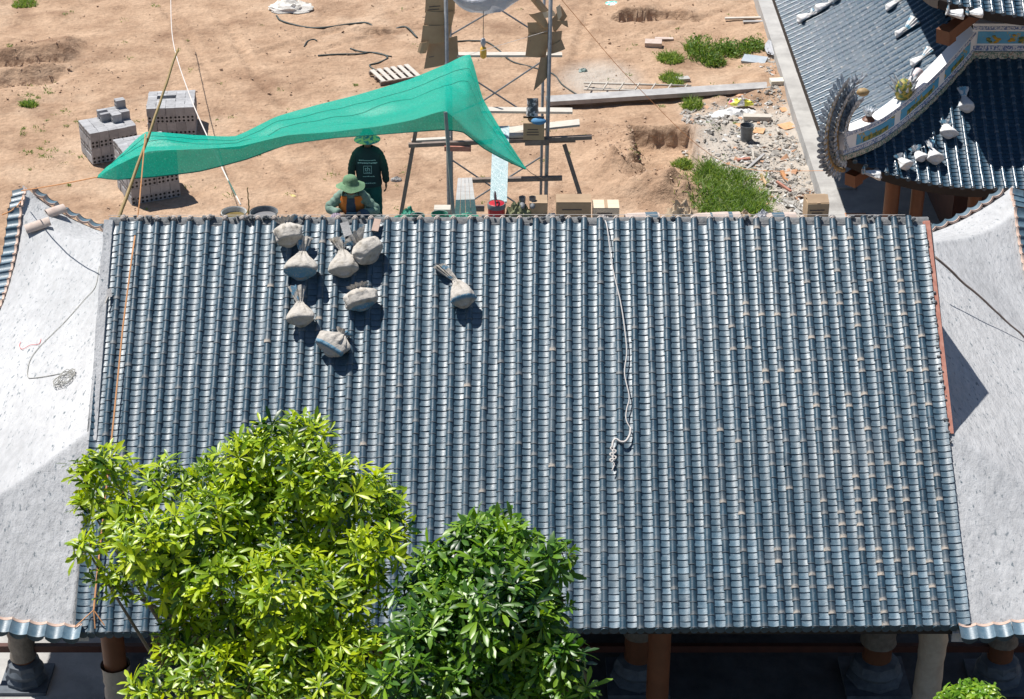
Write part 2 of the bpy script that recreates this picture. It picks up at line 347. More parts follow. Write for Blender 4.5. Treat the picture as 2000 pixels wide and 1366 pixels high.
for i in range(len(XT) - 1):
    a, b = (XT[i] + XT[i + 1]) / 2, (XB[i] + XB[i + 1]) / 2
    pt, pb = slope_pt(a, .06, .006), slope_pt(b, LEN(b) - .0 , .006); dr = nz(pt - pb); sd_ = nz(np.cross(dr, (0, -SA, CA)))
    tf.column(wavy(pb, pt, i), sd_, 'p', off=random.uniform(0, .03))
for i in range(1, len(XT) - 1):
    pt, pb = slope_pt(XT[i], -.03 + random.uniform(-.03, .03)), slope_pt(XB[i], LEN(XB[i]) - .01); dr = nz(pt - pb); sd_ = nz(np.cross(dr, (0, -SA, CA)))
    tf.column(wavy(pb, pt, i), sd_, 'c', off=random.uniform(-.01, .01), dirtp=.012 + .45 * sstep(1, 5.5, XB[i]) ** 1.5 * random.uniform(.4, 1.2))
tf.finish(lambda q: q[0] + (1000 if q[1][0] < 1.05 else 0), mats=(M_tile, M_pan))
# rounded plugs on top ends and eave discs
M_plug = mat('mortar_plug', (.45, .38, .33), (.58, .50, .44), rough=.95, scale=12)
for i in range(1, len(XT) - 1):
    b = MB(); p = slope_pt(XT[i], -.055, .022)
    b.ball(p, .047, 8, 5); b.build('ridge_plug', M_plug, roof, smooth=180)
bm = MB(); bm.lathe([(.053, 0), (.056, .0), (.056, .016), (.050, .016), (.046, .012), (.001, .012)], n=14); disc = bm.mesh('eave_disc', M_tile, smooth=40)
dm = MB()
dn = 7
dm.grid([[(.108 * t, -.004, .015 + .036 * t * t), ][0] for t in np.linspace(-1, 1, dn)] and [[(.108 * t, -.002 - .01 * k, .024 + .036 * t * t - k * (.035 + .055 * (1 - t * t))) for t in np.linspace(-1, 1, dn)] for k in (0, .5, 1)])
drip = dm.mesh('drip_plate', M_tile, smooth=60)
for i in range(len(XT) - 1):
    b_ = (XB[i] + XB[i + 1]) / 2; p = slope_pt(b_, LEN(b_), .006); y = np.array([0, CA, SA]); n = np.array([0, -SA, CA])
    place(bpy.data.objects.new('drip_plate', drip), frame(p + np.array([0, -.002, .006]), (1, 0, 0), (0, 1, 0), (0, 0, 1)), roof)
    if i:
        p = slope_pt(XB[i], LEN(XB[i]) + .012, .014); place(bpy.data.objects.new('eave_disc', disc), frame(p, (1, 0, 0), (0, -.1736, .9848), (0, -.9848, -.1736)), roof)
# mortar lumps and scraps along the open ridge (left part) and the ridge bedding
b = MB(); G = []
for x in np.linspace(-6.2, 5.8, 240):
    h = .035 + .03 * vnoise(x * 6, 3); G.append([(x, .00, RZ - .02), (x, .05, RZ + h), (x, .13, RZ + h * .6), (x, .2, RZ - .14)])
b.grid(G); b.build('ridge_bedding', M_mortar, roof, smooth=180)
b = MB()
for k in range(90):
    x = random.choice([random.uniform(-6.0, -3.0), random.uniform(-6, 5.6)]) ; r = random.uniform(.012, .034)
    b.ball((x, random.uniform(.0, .07), RZ + .05 + random.uniform(0, .03)), (r * 1.5, r, r), 6, 4, rotz(random.random() * 6))
b.build('ridge_mortar_lump', M_mortar, roof, kind='stuff')
# verge strips
b = MB(); G = []
for s in np.linspace(-.02, 3.45, 60):
    t = s / 6.2; xo = (XT[0] * (1 - t) + XB[0] * t)
    wv = .015 * vnoise(s * 5, 1); kk = 1 - sstep(2.3, 3.45, s)
    G.append([slope_pt(xo + .13, s, -.03), slope_pt(xo + .105, s, .03 + .02 * kk), slope_pt(xo - .012 - wv, s, .01 + .045 * kk), slope_pt(xo - .03, s, -.25)])
b.grid(G); b.build('verge_fillet', M_conc, roof, smooth=40)
b = MB(); G = []
for s in np.linspace(-.02, 3.35, 50):
    t = s / 6.2; xo = (XT[-1] * (1 - t) + XB[-1] * t)
    G.append([slope_pt(xo - .06, s, -.03), slope_pt(xo - .03, s, .02), slope_pt(xo + .055, s, .028), slope_pt(xo + .055, s, -.05), slope_pt(xo + .05, s, -.2)])
b.grid(G); b.build('verge_angle', M_rust, roof)
b = MB()
for k in range(70):
    s = random.uniform(.2, 3.6); t = s / 6.2; xo = (XT[-1] * (1 - t) + XB[-1] * t); r = random.uniform(.008, .028); b.ball(slope_pt(xo - .02 + random.gauss(0, .012), s, .03), (r, r * 1.3, r * .8), 6, 4, rotz(random.random() * 6))
b.build('verge_mortar_lump', M_mortar, roof, kind='stuff')
# cement side roofs: skirt below each gable running into the front and back slopes, corners swept up
GBZ = RZ - 1.92; YG = 1.92 / TA; YGB = 1.92 / ((RZ - 4.67) / 6.5)
BE = 6.5; TAB = (RZ - 4.67) / BE                       # the back slope is longer and flatter
def skirt_z(u, Y, k=1):                               # u: metres outward from the gable
    zf = np.where(Y < 0, RZ + TA * Y, RZ - TAB * Y); zs = GBZ - .50 * u
    z = np.minimum(zf, zs)
    tx = np.clip(u / 3.0, 0, 1.05); ty = np.where(Y < 0, np.clip((-Y - YG) / 2.45, 0, 1.1), np.clip((Y - YGB) / 3.2, 0, 1.1))
    return z + np.where(Y < 0, 1.35, 1.15) * (tx ** 1.7) * (ty ** 2.0)
def skirt_xy(side, u, v):                             # v in -1..1 front..back ; plan flares at the corners
    lim = np.where(np.asarray(v) < 0, 5.0, 6.5) + .45 * np.clip(u / 3., 0, 1) ** 2.5; Y = v * lim
    fl = 1 + .05 * np.abs(v) ** 6
    return (XL + .09 if side < 0 else XR - .09) + side * u * fl, Y
for side in (-1, 1):
    us = np.linspace(-.2, 2.95, 90); vs = np.linspace(-1, 1, 260); U, V = np.meshgrid(us, vs, indexing='ij')
    X_, Y_ = skirt_xy(side, np.maximum(U, 0), V); X_ = X_ + np.where(U < 0, side * U, 0)
    Z_ = skirt_z(np.maximum(U, 0), Y_) + .016 * fbm(X_ * 2.2, Y_ * 2.2 + 40, 5, .6) + .006
    Z_ = np.where(U < 0, np.where((Y_ > -YG - .02) & (Y_ < YGB + .02), Z_, Z_ - .05), Z_)
    b = MB(); Gt = np.stack([X_, Y_, Z_], -1)
    if side > 0: Gt = Gt[::-1]
    b.grid(Gt); Gb = Gt.copy(); Gb[..., 2] -= .14; b.grid(Gb[::-1])
    e = 0 if side > 0 else -1; b.grid([Gt[e], Gb[e]]); b.grid([Gt[:, 0], Gb[:, 0]]); b.grid([Gt[:, -1], Gb[:, -1]])
    sk_ = b.build('side_roof', M_conc, hall, smooth=180)
    # gable wall
    g = MB(); xg = (XL + .12) if side < 0 else XR - .12
    g.add([(xg, -YG, GBZ - .1), (xg, YGB, GBZ - .1), (xg, 0, RZ - .1)], [(0, 1, 2)]); g.build('gable_wall', M_concg, hall)
    # edge pans
    em = pan_mesh(.24, .24, .115, .05, .018, 8, .8); emg = em.mesh('edge_pan', [M_pan], smooth=60)
    rm = MB(); n = 8
    t = np.linspace(-1, 1, n + 1)
    rm.grid([[(.115 * q, .24, .05 * q * q + .002) for q in t], [(.115 * q, .252, .05 * q * q - .01) for q in t], [(.115 * q, .25, .05 * q * q - .03) for q in t]])
    rm.grid([[(.115 * q, .212, .05 * q * q + .006) for q in t], [(.115 * q, .253, .05 * q * q + .006) for q in t]])
    rmg = rm.mesh('edge_pan_rim', M_rim, smooth=60)
    def edge_pan(p, out, up=(0, 0, 1)):
        y = -nz(out); x = nz(np.cross(y, up)); n_ = np.cross(x, y)
        j = random.gauss(0, .02); y = nz(y + x * j); x = nz(np.cross(y, n_)); n_ = np.cross(x, y)
        o = place(bpy.data.objects.new('edge_pan', emg), frame(p, x, y, n_), sk_); place(bpy.data.objects.new('edge_pan_rim', rmg), frame(p, x, y, n_), sk_)
        place(bpy.data.objects.new('drip_plate', drip), frame(p + np.array(n_) * .004, x, y, n_), sk_)
    def walk(f, a, b_, st):                            # equal steps along an edge
        ts = np.linspace(a, b_, 400); P = np.array([f(t_) for t_ in ts]); c = np.concatenate([[0], np.cumsum(np.linalg.norm(np.diff(P, axis=0), axis=1))]); k = int(c[-1] / st)
        for q in range(k):
            s_ = (q + .5) * st; yield np.array([np.interp(s_, c, P[:, i]) for i in range(3)]), nz(np.array([np.interp(s_ + .05, c, P[:, i]) - np.interp(s_ - .05, c, P[:, i]) for i in range(3)]))
    def edge(u, v):
        X1, Y1 = skirt_xy(side, u, v); return np.array([X1, Y1, skirt_z(u, Y1) + .01])
    for vv, sg in ((-1, -1), (1, 1)):
        for p, tg in walk(lambda u: edge(u, vv), -.13, 2.95, .237):
            out = nz(np.array([tg[1] * 0, sg, -.30])); nrm = nz(np.cross(tg, out)); nrm = nrm if nrm[2] > 0 else -nrm
            edge_pan(p + out * .20 + nrm * .03, out, nrm)
    for p, tg in walk(lambda v: edge(2.95, v), -.985, .985, .215):
        out = nz(np.array([side, 0, -.30])); out = nz(out - tg * (out @ tg)); nrm = nz(np.cross(tg, out)); nrm = nrm if nrm[2] > 0 else -nrm
        edge_pan(p + out * .15 + nrm * .03, out, nrm)
# timber below: columns, beams, back wall
def column(x, y, r, base=True, wrap=None, top=4.6):
    b = MB(); b.lathe([(r, 1.0), (r, top)], (x, y, 0), 18); c = b.build('column', M_redl, hall, smooth=60)
    if wrap:
        pr = []
        for z in np.linspace(wrap[0], wrap[1], 26): pr.append((r * 1.1 + .02 * vnoise(z * 5, x) + .012 * math.sin(z * 26), z))
        w_ = MB(); vs = []
        for q, (rr, z) in enumerate(pr): vs.append([(x + rr * (1 + .06 * vnoise(a * 3, z * 4)) * math.cos(a), y + rr * (1 + .06 * vnoise(a * 3 + 9, z * 4)) * math.sin(a), z) for a in np.linspace(0, 2 * math.pi, 20, endpoint=False)])
        w_.grid(vs, close=True); w_.build('column_wrapping', M_wrapl if y < -3 else M_wrap, c, smooth=180)
    if base:
        s_ = MB(); s_.lathe([(r * 1.95, 1.0), (r * 1.95, 1.12), (r * 1.7, 1.16), (r * 1.45, 1.2), (r * 1.62, 1.3), (r * 1.5, 1.4), (r * 1.12, 1.44)], (x, y, 0), 8)
        s_.lathe([(r * 1.5, 1.16), (r * 1.75, 1.26), (r * 1.2, 1.42)], (x, y, 0), 20); s_.box((x, y, 1.03), (r * 4.4, r * 4.4, .07)); s_.build('column_base', M_stone, c, smooth=30)
for x, wr in ((-5.85, (1.2, 3.45)), (-2.05, None), (1.75, None), (5.55, (1.2, 4.42))): column(x, -4.15, .16, True, wr, 4.8)
for x, y, r, wr in ((-7.95, -1.45, .17, (1.5, 4.6)), (-5.7, -1.4, .22, None), (-2.05, -1.4, .21, None), (1.68, -1.4, .22, (1.9, 5)), (5.42, -1.4, .23, (1.75, 5)), (7.35, -1.4, .2, (1.75, 5.2))): column(x, y, r, True, wr, 5.1)
b = MB(); b.bar((-8.2, -4.15, 4.80), (7.9, -4.15, 4.80), .2, .26); b.build('eave_beam', M_red, hall)
b = MB(); b.bar((-9, -1.4, 1.62), (8.7, -1.4, 1.62), .09, .12); b.build('tie_rail', M_red, hall)
b = MB(); b.bar((-8.2, -1.4, 5.0), (7.9, -1.4, 5.0), .24, .3); b.build('inner_beam', M_red, hall)
for x in (-5.85, -2.05, 1.75, 5.55):
    b = MB(); b.box((x, -4.42, 4.56), (.42, .7, .16)); b.box((x, -4.4, 4.68), (.62, .62, .08)); b.build('eave_bracket', M_dark, hall)
for k, x in enumerate(np.arange(-8.6, 8.5, .42)):
    b = MB(); b.bar((x, -4.86, RZ - 4.86 * TA - .22), (x, -1.0, RZ - 1.0 * TA - .22), .07, .09)
    if XL < x < XR: b.build('rafter', M_dark, hall)
b = MB(); b.box((-.2, 1.2, 3.6), (11.7, .2, 5.0)); b.build('back_wall', M_dark, hall)
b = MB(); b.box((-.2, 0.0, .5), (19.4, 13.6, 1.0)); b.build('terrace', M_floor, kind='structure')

b = MB(); b.box((0, -31.9, .02), (80, 50, .06)); b.build('bounce_blocker', mat('bounce_blocker_dark', (.035, .04, .028), (.07, .07, .05), rough=1, scale=1.5, bump=.03, bscale=6), kind='structure')  # unseen dark slab, added to cut ground bounce under the eave

b = MB(); b.box((-8.25, -.2, .506), (3.2, 13.0, 1.0)); b.build('painted_sunlit_floor', M_concg, kind='structure')  # same terrace floor in paler concrete, sunlit patch put into its colour
# ------------------------------------------------------------------ neighbouring two-tier temple
X0, Y0, Z0, RUN = 6.75, 12.58, 3.12, 3.15
def low_z(X, Y, x0=X0, y0=Y0, z0=Z0, up=.75, run=RUN):
    p = np.asarray(X, float) - x0; q = np.asarray(Y, float) - y0; t = np.clip(np.minimum(p, q) / run, 0, 1.2)
    return z0 + 1.95 * (.78 * t + .22 * t * t) + up * np.clip(1 - np.maximum(p, q) / 3.3, 0, 1) ** 2.2
tem = thing('tiered_temple', (11, 20, 0), 'two tiered blue tiled temple with painted white hip ridge and red brown posts', 'building')
M_tile2 = mat('temple_tile_glaze', (.020, .055, .095), (.042, .09, .135), rough=.2, r2=.3, scale=8, dirt=(.42, .40, .38), c3=(.20, .24, .27), s3=9, k3=(.64, .9), spec=.6)
M_pan2 = mat('temple_pan_glaze', (.014, .044, .078), (.032, .076, .118), rough=.42, r2=.55, scale=8, dirt=(.02, .03, .04), c3=(.18, .22, .26), s3=7, k3=(.66, .9), spec=.3)
def tier(name, x0, y0, z0, up, run, xmax, ymax, ncov, npan):
    f = lambda X, Y: low_z(X, Y, x0, y0, z0, up, run)
    a = np.linspace(0, run, 14); g = np.concatenate([np.linspace(0, run, 16), np.linspace(run, max(xmax - x0, ymax - y0), 30)[1:]])
    b = MB()
    for dz, fl in ((0, 1), (-.12, -1)):
        gx_ = g[g <= xmax - x0]; G = [[(x0 + p, y0 + min(q / run, 1) * min(p, run), 0) for p in gx_] for q in a]
        G = np.array(G); G[..., 2] = f(G[..., 0], G[..., 1]) + dz - .006; b.grid(G[::fl])
        gy_ = g[g <= ymax - y0]; G = np.array([[(x0 + min(p / run, 1) * min(q, run), y0 + q, 0) for q in gy_] for p in a]); G[..., 2] = f(G[..., 0], G[..., 1]) + dz - .006; b.grid(G[::-fl])
    sl = b.build(name, M_dark, tem, smooth=60)
    b = MB(); 
    for P in ([(x0 + p, y0 - .012, 0) for p in g if p <= xmax - x0], [(x0 - .012, y0 + q, 0) for q in g if q <= ymax - y0]):
        G = np.array([P, P], float); G[0][:, 2] = f(G[0][:, 0], G[0][:, 1]) + .02; G[1][:, 2] = G[0][:, 2] - .2; b.grid(G)
    b.build('eave_fascia', M_dark, sl)
    tf2 = TileField(sl, .19, .046, .053, .105, .104, .036, .014, seg=6, pseg=4)
    k = 0
    x = x0 + .12
    while x < xmax:
        for kind, xx in (('p', x), ('c', x + .1175)):
            q = min(xx - x0, run); ys = np.linspace(y0, y0 + q, 9); P = [(xx, y, f(xx, y)) for y in ys]
            if q > .15: tf2.column(P, (1, 0, 0), kind, dirtp=.03)
        x += .235
    y = y0 + .14
    while y < ymax:
        for kind, yy in (('p', y), ('c', y + .1425)):
            q = min(yy - y0, run); xs_ = np.linspace(x0, x0 + q, 9); P = [(xx, yy, f(xx, yy)) for xx in xs_]
            if q > .15: tf2.column(P, (0, -1, 0), kind, dirtp=.06)
        y += .285
    tf2.finish(lambda q: (q[1][1] - y0) * .5 + q[0] * .02 + (50 if abs(q[3][0]) > .5 else 0), ncov, npan, mats=(M_tile2, M_pan2))
    bm_ = MB(); bm_.lathe([(.05, 0), (.056, 0), (.056, .016), (.048, .016)], n=10); dsc = bm_.mesh('eave_disc', M_tile2, smooth=40)
    x = x0 + .2375
    while x < xmax:
        place(bpy.data.objects.new('eave_disc', dsc), frame((x, y0 - .004, float(f(x, y0)) + .03), (1, 0, 0), (0, 0, 1), (0, -1, 0)), sl); x += .235
    return sl
low = tier('lower_roof', X0, Y0, Z0, .75, RUN, 12.4, 29.0, 240, 240)
upr = tier('upper_roof', 8.75, 14.15, 6.35, .45, 2.6, 12.6, 24.0, 60, 60)
b = MB(); b.box((13.0, 21.5, 5.1), (5.8, 11.3, 3.2)); b.build('upper_wall', M_red, tem)
b = MB(); b.box((14.5, 24, 9), (8, 14, 3.5)); b.build('upper_core', M_red, tem)
b = MB(); b.box((13.4, 22.0, 1.8), (7.0, 13.0, 3.2)); b.build('lower_wall', M_red, tem)
# posts under the front eave
for k, (x, r) in enumerate(((8.15, .17), (8.72, .15), (10.05, .15), (10.75, .15))):
    b = MB(); b.lathe([(r, .45), (r, 3.6)], (x, 14.0 + .2 * (k > 1), 0), 16); b.build('post', M_redl, tem, smooth=60)
b = MB(); b.box((12.0, 13.9, 3.25), (9.0, .2, .3)); b.build('eave_beam', M_red, tem)
b = MB(); b.box((8.0, 22, 3.25), (.2, 17.0, .3)); b.build('side_beam', M_red, tem)
# hip beams with carved block ends
def hipbeam(c0, c1, w_):
    b = MB(); b.bar(c0, c1, w_, w_ * 1.1); e = nz(np.array(c1) - np.array(c0)); b.bar(np.array(c1), np.array(c1) + e * .28, w_ * 1.35, w_ * 1.4); b.build('hip_beam', M_redl, tem)
hipbeam((8.4, 14.2, 3.45), (7.15, 12.95, 3.28), .2); hipbeam((10.1, 15.6, 6.2), (9.15, 14.55, 5.95), .24)
M_raft = mat('pinkish_brown_rafter', (.20, .09, .065), (.33, .18, .14), rough=.7, scale=9)
for k in range(13):
    for (bx, by, bz, L) in ((6.95, 12.75, 3.35, 1.0), (8.95, 14.3, 6.42, .9)):
        t = k / 12; b = MB(); y = by + .2 + t * 1.9; up_ = (.55 if bz < 5 else .4) * (1 - t) ** 2
        b.bar((bx - .05 + .08 * t, y, bz - .26 + up_), (bx + .9, y + .12 * (1 - t), bz - .14 + up_ * .5), .07, .08); b.build('rafter', M_raft, tem)
# painted ridges
M_paint = mat('painted_sky_panel', (.06, .30, .52), (.10, .40, .62), rough=.5, scale=3, c3=(.45, .33, .06), s3=8, k3=(.56, .60))
M_leafp = mat('painted_foliage', (.05, .12, .04), (.35, .28, .05), rough=.6, scale=14, contrast=(.45, .55))
M_bluep = mat('blue_pattern_border', (.62, .64, .68), (.10, .17, .36), rough=.6, scale=26, contrast=(.50, .54), detail=3)
M_mosaic = mat('mosaic_edging', (.55, .50, .42), (.10, .20, .16), rough=.6, scale=30, contrast=(.48, .52), detail=2, c3=(.40, .10, .07), s3=22, k3=(.60, .62))
hp = []
for t in np.linspace(-.06, 1.0, 22):
    p = t * RUN; z = float(low_z(X0 + max(p, 0), Y0 + max(p, 0))); hp.append((X0 + p, Y0 + p, z + (.10 * max(0, .25 - t) / .25)))
hp = np.array(hp); lat = nz((1, -1, 0))
def ridge_piece(name, path, lat, offs, w0, h0, h1, m, out=0., parent=tem, smooth=None):
    b = MB(); P = np.array(path); G = []
    for p in P:
        a = p - lat * w0 / 2 + lat * out; c = p + lat * w0 / 2 + lat * out
        G.append([a + (0, 0, h0), a + (0, 0, h1), c + (0, 0, h1), c + (0, 0, h0)])
    b.grid(G, close=True); n = len(G); b.f += [(0, 1, 2, 3), tuple((n - 1) * 4 + i for i in (3, 2, 1, 0))]; b.m += [0, 0]
    return b.build(name, m, parent, smooth=smooth)
hr = ridge_piece('hip_ridge', hp, lat, 0, .30, .04, .56, M_white, smooth=40)
ridge_piece('ridge_border', hp, lat, 0, .34, .06, .15, M_bluep, parent=hr); ridge_piece('ridge_border', hp, lat, 0, .33, .47, .53, M_bluep, parent=hr)
ridge_piece('mosaic_skirt', hp, lat, 0, .40, -.06, .06, M_mosaic, parent=hr)
for a, c in ((2, 8), (9, 15), (16, 20)):
    ridge_piece('painted_panel', hp[a:c + 1], lat, 0, .02, .19, .43, M_paint, out=.152, parent=hr)
    ridge_piece('painted_spray', hp[a + 1:c], lat, 0, .02, .21, .31, M_leafp, out=.158, parent=hr)
tp = np.array([[9.9, 15.73, low_z(9.9, 15.73)], [11, 15.73, low_z(11, 15.73)], [12.6, 15.73, low_z(12.6, 15.73)]]); ly = np.array([0, -1., 0])
hr2 = ridge_piece('level_ridge', tp, ly, 0, .30, .0, .70, M_white)
ridge_piece('ridge_border', tp, ly, 0, .34, .08, .19, M_bluep, parent=hr2); ridge_piece('ridge_border', tp, ly, 0, .33, .56, .64, M_bluep, parent=hr2); ridge_piece('mosaic_skirt', tp, ly, 0, .42, -.10, .06, M_mosaic, parent=hr2)
tq = tp.copy(); tq[0, 0] += .12; ridge_piece('painted_panel', tq, ly, 0, .02, .24, .52, M_paint, out=.152, parent=hr2)
for k in range(9):
    b = MB(); x = 10.25 + k * .26 + random.uniform(-.06, .06)
    for q in range(5): b.ball((x + random.gauss(0, .05), 15.56, 5.05 + .38 + random.gauss(-.02, .05)), (.05, .012, .03), 7, 4)
    b.build('painted_flower', M_leafp if k % 3 == 0 else mat('ochre_flower%d' % k, (.55, .36, .04), (.42, .22, .03), scale=20), hr2)
# sculpted crest at the corner: curved ribs with feather blades
M_feath = mat('mosaic_feather', (.60, .63, .66), (.16, .20, .25), rough=.45, scale=16, contrast=(.42, .58))
M_gold = mat('ochre_rib', (.26, .16, .06), (.40, .30, .16), rough=.6, scale=12)
pc = np.array([X0 + .02, Y0 + .02, Z0 + .95])
ex, ez = nz((1, 1, 0)), np.array([0, 0, 1.])
KC = 1.12
cr = thing('crest_sculpture', pc, 'curling feathered mosaic crest on the corner end of the painted ridge', 'sculpture')
def arc(r, a0, a1, cx, cz, n=22): return [pc + KC * (ex * (cx - .28 + r * math.cos(a)) + ez * (cz + r * 1.25 * math.sin(a))) for a in np.linspace(a0, a1, n)]
for k, (r, off) in enumerate(((.74, -.08), (.54, 0), (.33, .08))):
    A = arc(r, RAD(262), RAD(108 - 8 * k), .48, .42); b = MB(); b.tube([p + lat * off for p in A], np.linspace(.06, .03, len(A)), 8); rb = b.build('crest_rib', M_gold, cr, smooth=180)
    f = MB()
    for i in range(1, len(A) - 1):
        t = nz(A[i + 1] - A[i - 1]); outw = nz(np.cross(lat, t)); c0 = pc + KC * (ex * .2 + ez * .42)
        if outw @ (A[i] - c0) < 0: outw = -outw
        for sgn in (-1, 1):
            dirv = nz(outw * .85 + t * .55 + lat * sgn * .35); L = .22 + .09 * random.random(); sd2 = nz(np.cross(dirv, lat)); q = A[i] + lat * (off + sgn * .02)
            f.add([q - sd2 * .03, q + sd2 * .03, q + dirv * L * .55 + sd2 * .065, q + dirv * L * .88 + sd2 * .04, q + dirv * L, q + dirv * L * .88 - sd2 * .04, q + dirv * L * .55 - sd2 * .065, q + dirv * L * .55 + lat * sgn * .035], [(0, 1, 7), (1, 2, 7), (2, 3, 7), (3, 4, 7), (4, 5, 7), (5, 6, 7), (6, 0, 7)])
    f.build('crest_feather', M_feath, rb)
b = MB()
for k in range(26):
    a = RAD(80 + k * 5); q = pc + KC * (ex * (.25 + .35 * math.cos(a)) + ez * (1.0 + .25 * math.sin(a))); dv = nz((random.gauss(0, .5), random.gauss(0, .5), 1)); b.tube([q, q + dv * .12, q + dv * .26 + lat * .03], [.03, .024, .004], 5)
b.build('crest_plume', M_feath, cr)
b = MB(); q = pc + KC * (ex * .40 + ez * 1.02); b.ball(q, (.14, .11, .09), 10, 6); b.build('crest_disc', M_gold, cr, smooth=180)
q = pc + ex * .75 + ez * .02
fg = thing('ridge_figure', q, 'brown squat figure with leafy tuft sitting inside the ridge crest', 'sculpture')
b = MB(); b.lathe([(.10, 0), (.15, .12), (.12, .3), (.14, .42), (.06, .5)], q, 12); b.build('body', M_redl, fg, smooth=50)
b = MB()
for k in range(12): a = k * .52; dv = nz((math.cos(a), math.sin(a), 1.2)); b.tube([q + (0, 0, .46), q + (0, 0, .5) + dv * .12, q + (0, 0, .5) + dv * .24], [.03, .03, .004], 5)
b.build('tuft', M_feath, fg)
q = np.array([X0 + 1.42, Y0 + 1.42, float(low_z(X0 + 1.42, Y0 + 1.42)) + .5])
fg = thing('scaled_ridge_figure', q, 'scaled green and ochre figure with pink flames midway up the painted ridge', 'sculpture')
b = MB(); b.ball(q + (0, 0, .22), (.2, .2, .26), 12, 8); b.build('body', M_leafp, fg, smooth=180)
b = MB()
for k in range(20): a = k * .7; p = q + (.2 * math.cos(a), .2 * math.sin(a), .12 + .02 * k); dv = nz((math.cos(a) * .6 - .2, math.sin(a) * .6 - .2, .8)); b.tube([p, p + dv * .12, p + dv * .22], [.035, .025, .004], 5)
b.build('flame_crest', M_feath, fg)
b = MB(); b.tube([q + ex * .1 + (0, 0, .2), q + ex * .35 + (0, 0, .42), q + ex * .5 + (0, 0, .52), q + ex * .62 + (0, 0, .48)], [.1, .08, .09, .05], 8); b.build('head', mat('pale_pink_paint', (.62, .50, .50), (.7, .62, .62)), fg, smooth=180)
# plinth of the temple
b = MB(); b.box((12.75, 23.4, .22), (10.9, 23.5, .44)); b.build('temple_plinth', M_concg, kind='structure')
b = MB()
for k in range(7):
    b2 = MB(); y = 13.6 + k * 2.55; b2.box((7.95, y, .465), (.45, .42, .05), rotz(.05 * random.gauss(0, 1))); b2.build('paving_slab', M_concg, tem)
b = MB(); b.box((7.95, 15.0, .449), (.5, 4.2, .012)); b.build('red_floor_strip', mat('orange_floor_tile', (.52, .24, .12), (.6, .3, .17), scale=3), tem)
# ------------------------------------------------------------------ shade net, poles, scaffold
M_net = mat('green_shade_net', (.0, .46, .33), (.0, .66, .48), rough=.34, scale=38, detail=4, trans=.45, bump=.006, bscale=90, alpha=.90, c3=(.30, .82, .74), s3=48, k3=(.58, .74), spec=.5)
M_netd = mat('net_seam', (.0, .16, .12), rough=.8)
M_steel = mat('galvanised_tube', (.20, .21, .22), (.34, .35, .36), rough=.45, scale=14, metal=.5)
M_steelp = mat('green_grey_post', (.16, .21, .21), (.24, .30, .29), rough=.5, scale=10)
M_bamboo = mat('bamboo', (.25, .17, .06), (.38, .27, .11), rough=.6, scale=14)
M_plank = mat('weathered_plank', (.42, .38, .33), (.60, .56, .50), rough=.9, scale=7, stretch=((1, 6, 6), (0, 0, 0)))
M_plankd = mat('brown_plank', (.16, .12, .10), (.26, .21, .18), rough=.9, scale=8)
M_plankg = mat('grey_cement_plank', (.30, .29, .29), (.46, .45, .44), rough=.9, scale=3, bump=.01)
M_card = mat('cardboard', (.40, .27, .16), (.50, .36, .22), rough=.9, scale=3)
M_cardd = mat('cardboard_fold', (.32, .22, .14), (.42, .30, .19), rough=.9, scale=4)
M_cardl = mat('pale_carton', (.62, .50, .36), (.70, .58, .43), rough=.85, scale=3)
M_ink = mat('dark_print', (.10, .08, .07), rough=.8)
M_film = mat('teal_film_wrapped_board', (.30, .42, .44), (.46, .54, .55), rough=.3, scale=12, bump=.02, bscale=20)
M_poly = mat('white_polythene', (.46, .47, .51), (.60, .61, .64), rough=.4, scale=6, trans=.2, bump=.05, bscale=4)
M_rope = mat('pale_rope', (.58, .53, .50), (.68, .64, .60), rough=.9, scale=60)
M_orope = mat('orange_ribbon', (.60, .27, .10), (.70, .36, .17), rough=.7, scale=20)
M_wire = mat('dark_hose', (.03, .045, .045), (.06, .075, .07), rough=.6)
M_wireg = mat('grey_wire', (.30, .30, .28), (.42, .41, .38), rough=.7, scale=30)

def lin(P, n=9):
    P = np.array(P); k = len(P); t = np.linspace(0, k - 1, (k - 1) * n + 1); L_ = np.stack([np.interp(t, np.arange(k), P[:, i]) for i in range(3)], 1); S_ = spline(P, n); return .6 * L_ + .4 * S_
bk = [(192,344),(235,303),(285,258),(380,264),(460,266),(540,228),(620,205),(700,185),(800,155),(868,127),(918,107),(943,192),(985,264),(1028,330)]
bY = [q + 1.15 for q in (.9, 1.1, 1.35, 1.5, 1.7, 1.95, 2.1, 2.3, 2.5, 2.65, 2.8, 1.9, 1.2, .72)]
cr_ = [(191,345),(231,322),(291,296),(384,292),(468,286),(560,265),(650,258),(740,247),(805,235),(869,217),(906,250),(946,281),(986,306),(1027,330)]
fr_ = [(190,347),(226,351),(300,346),(390,335),(480,312),(560,283),(650,270),(740,263),(805,258),(867,254),(905,259),(945,290),(985,312),(1026,331)]
R0 = lin([aty(*p, y) for p, y in zip(bk, bY)], 7)
R1 = lin([aty(*p, y) for p, y in zip(cr_, [q + 1.0 for q in (.8, .8, .75, .65, .6, .58, .56, .55, .55, .55, .6, .66, .69, .71)])], 7)
R2 = lin([aty(*p, y) for p, y in zip(fr_, [q + 1.0 for q in (.78, .74, .7, .6, .56, .54, .52, .5, .5, .5, .56, .62, .67, .70)])], 7)
rows = []
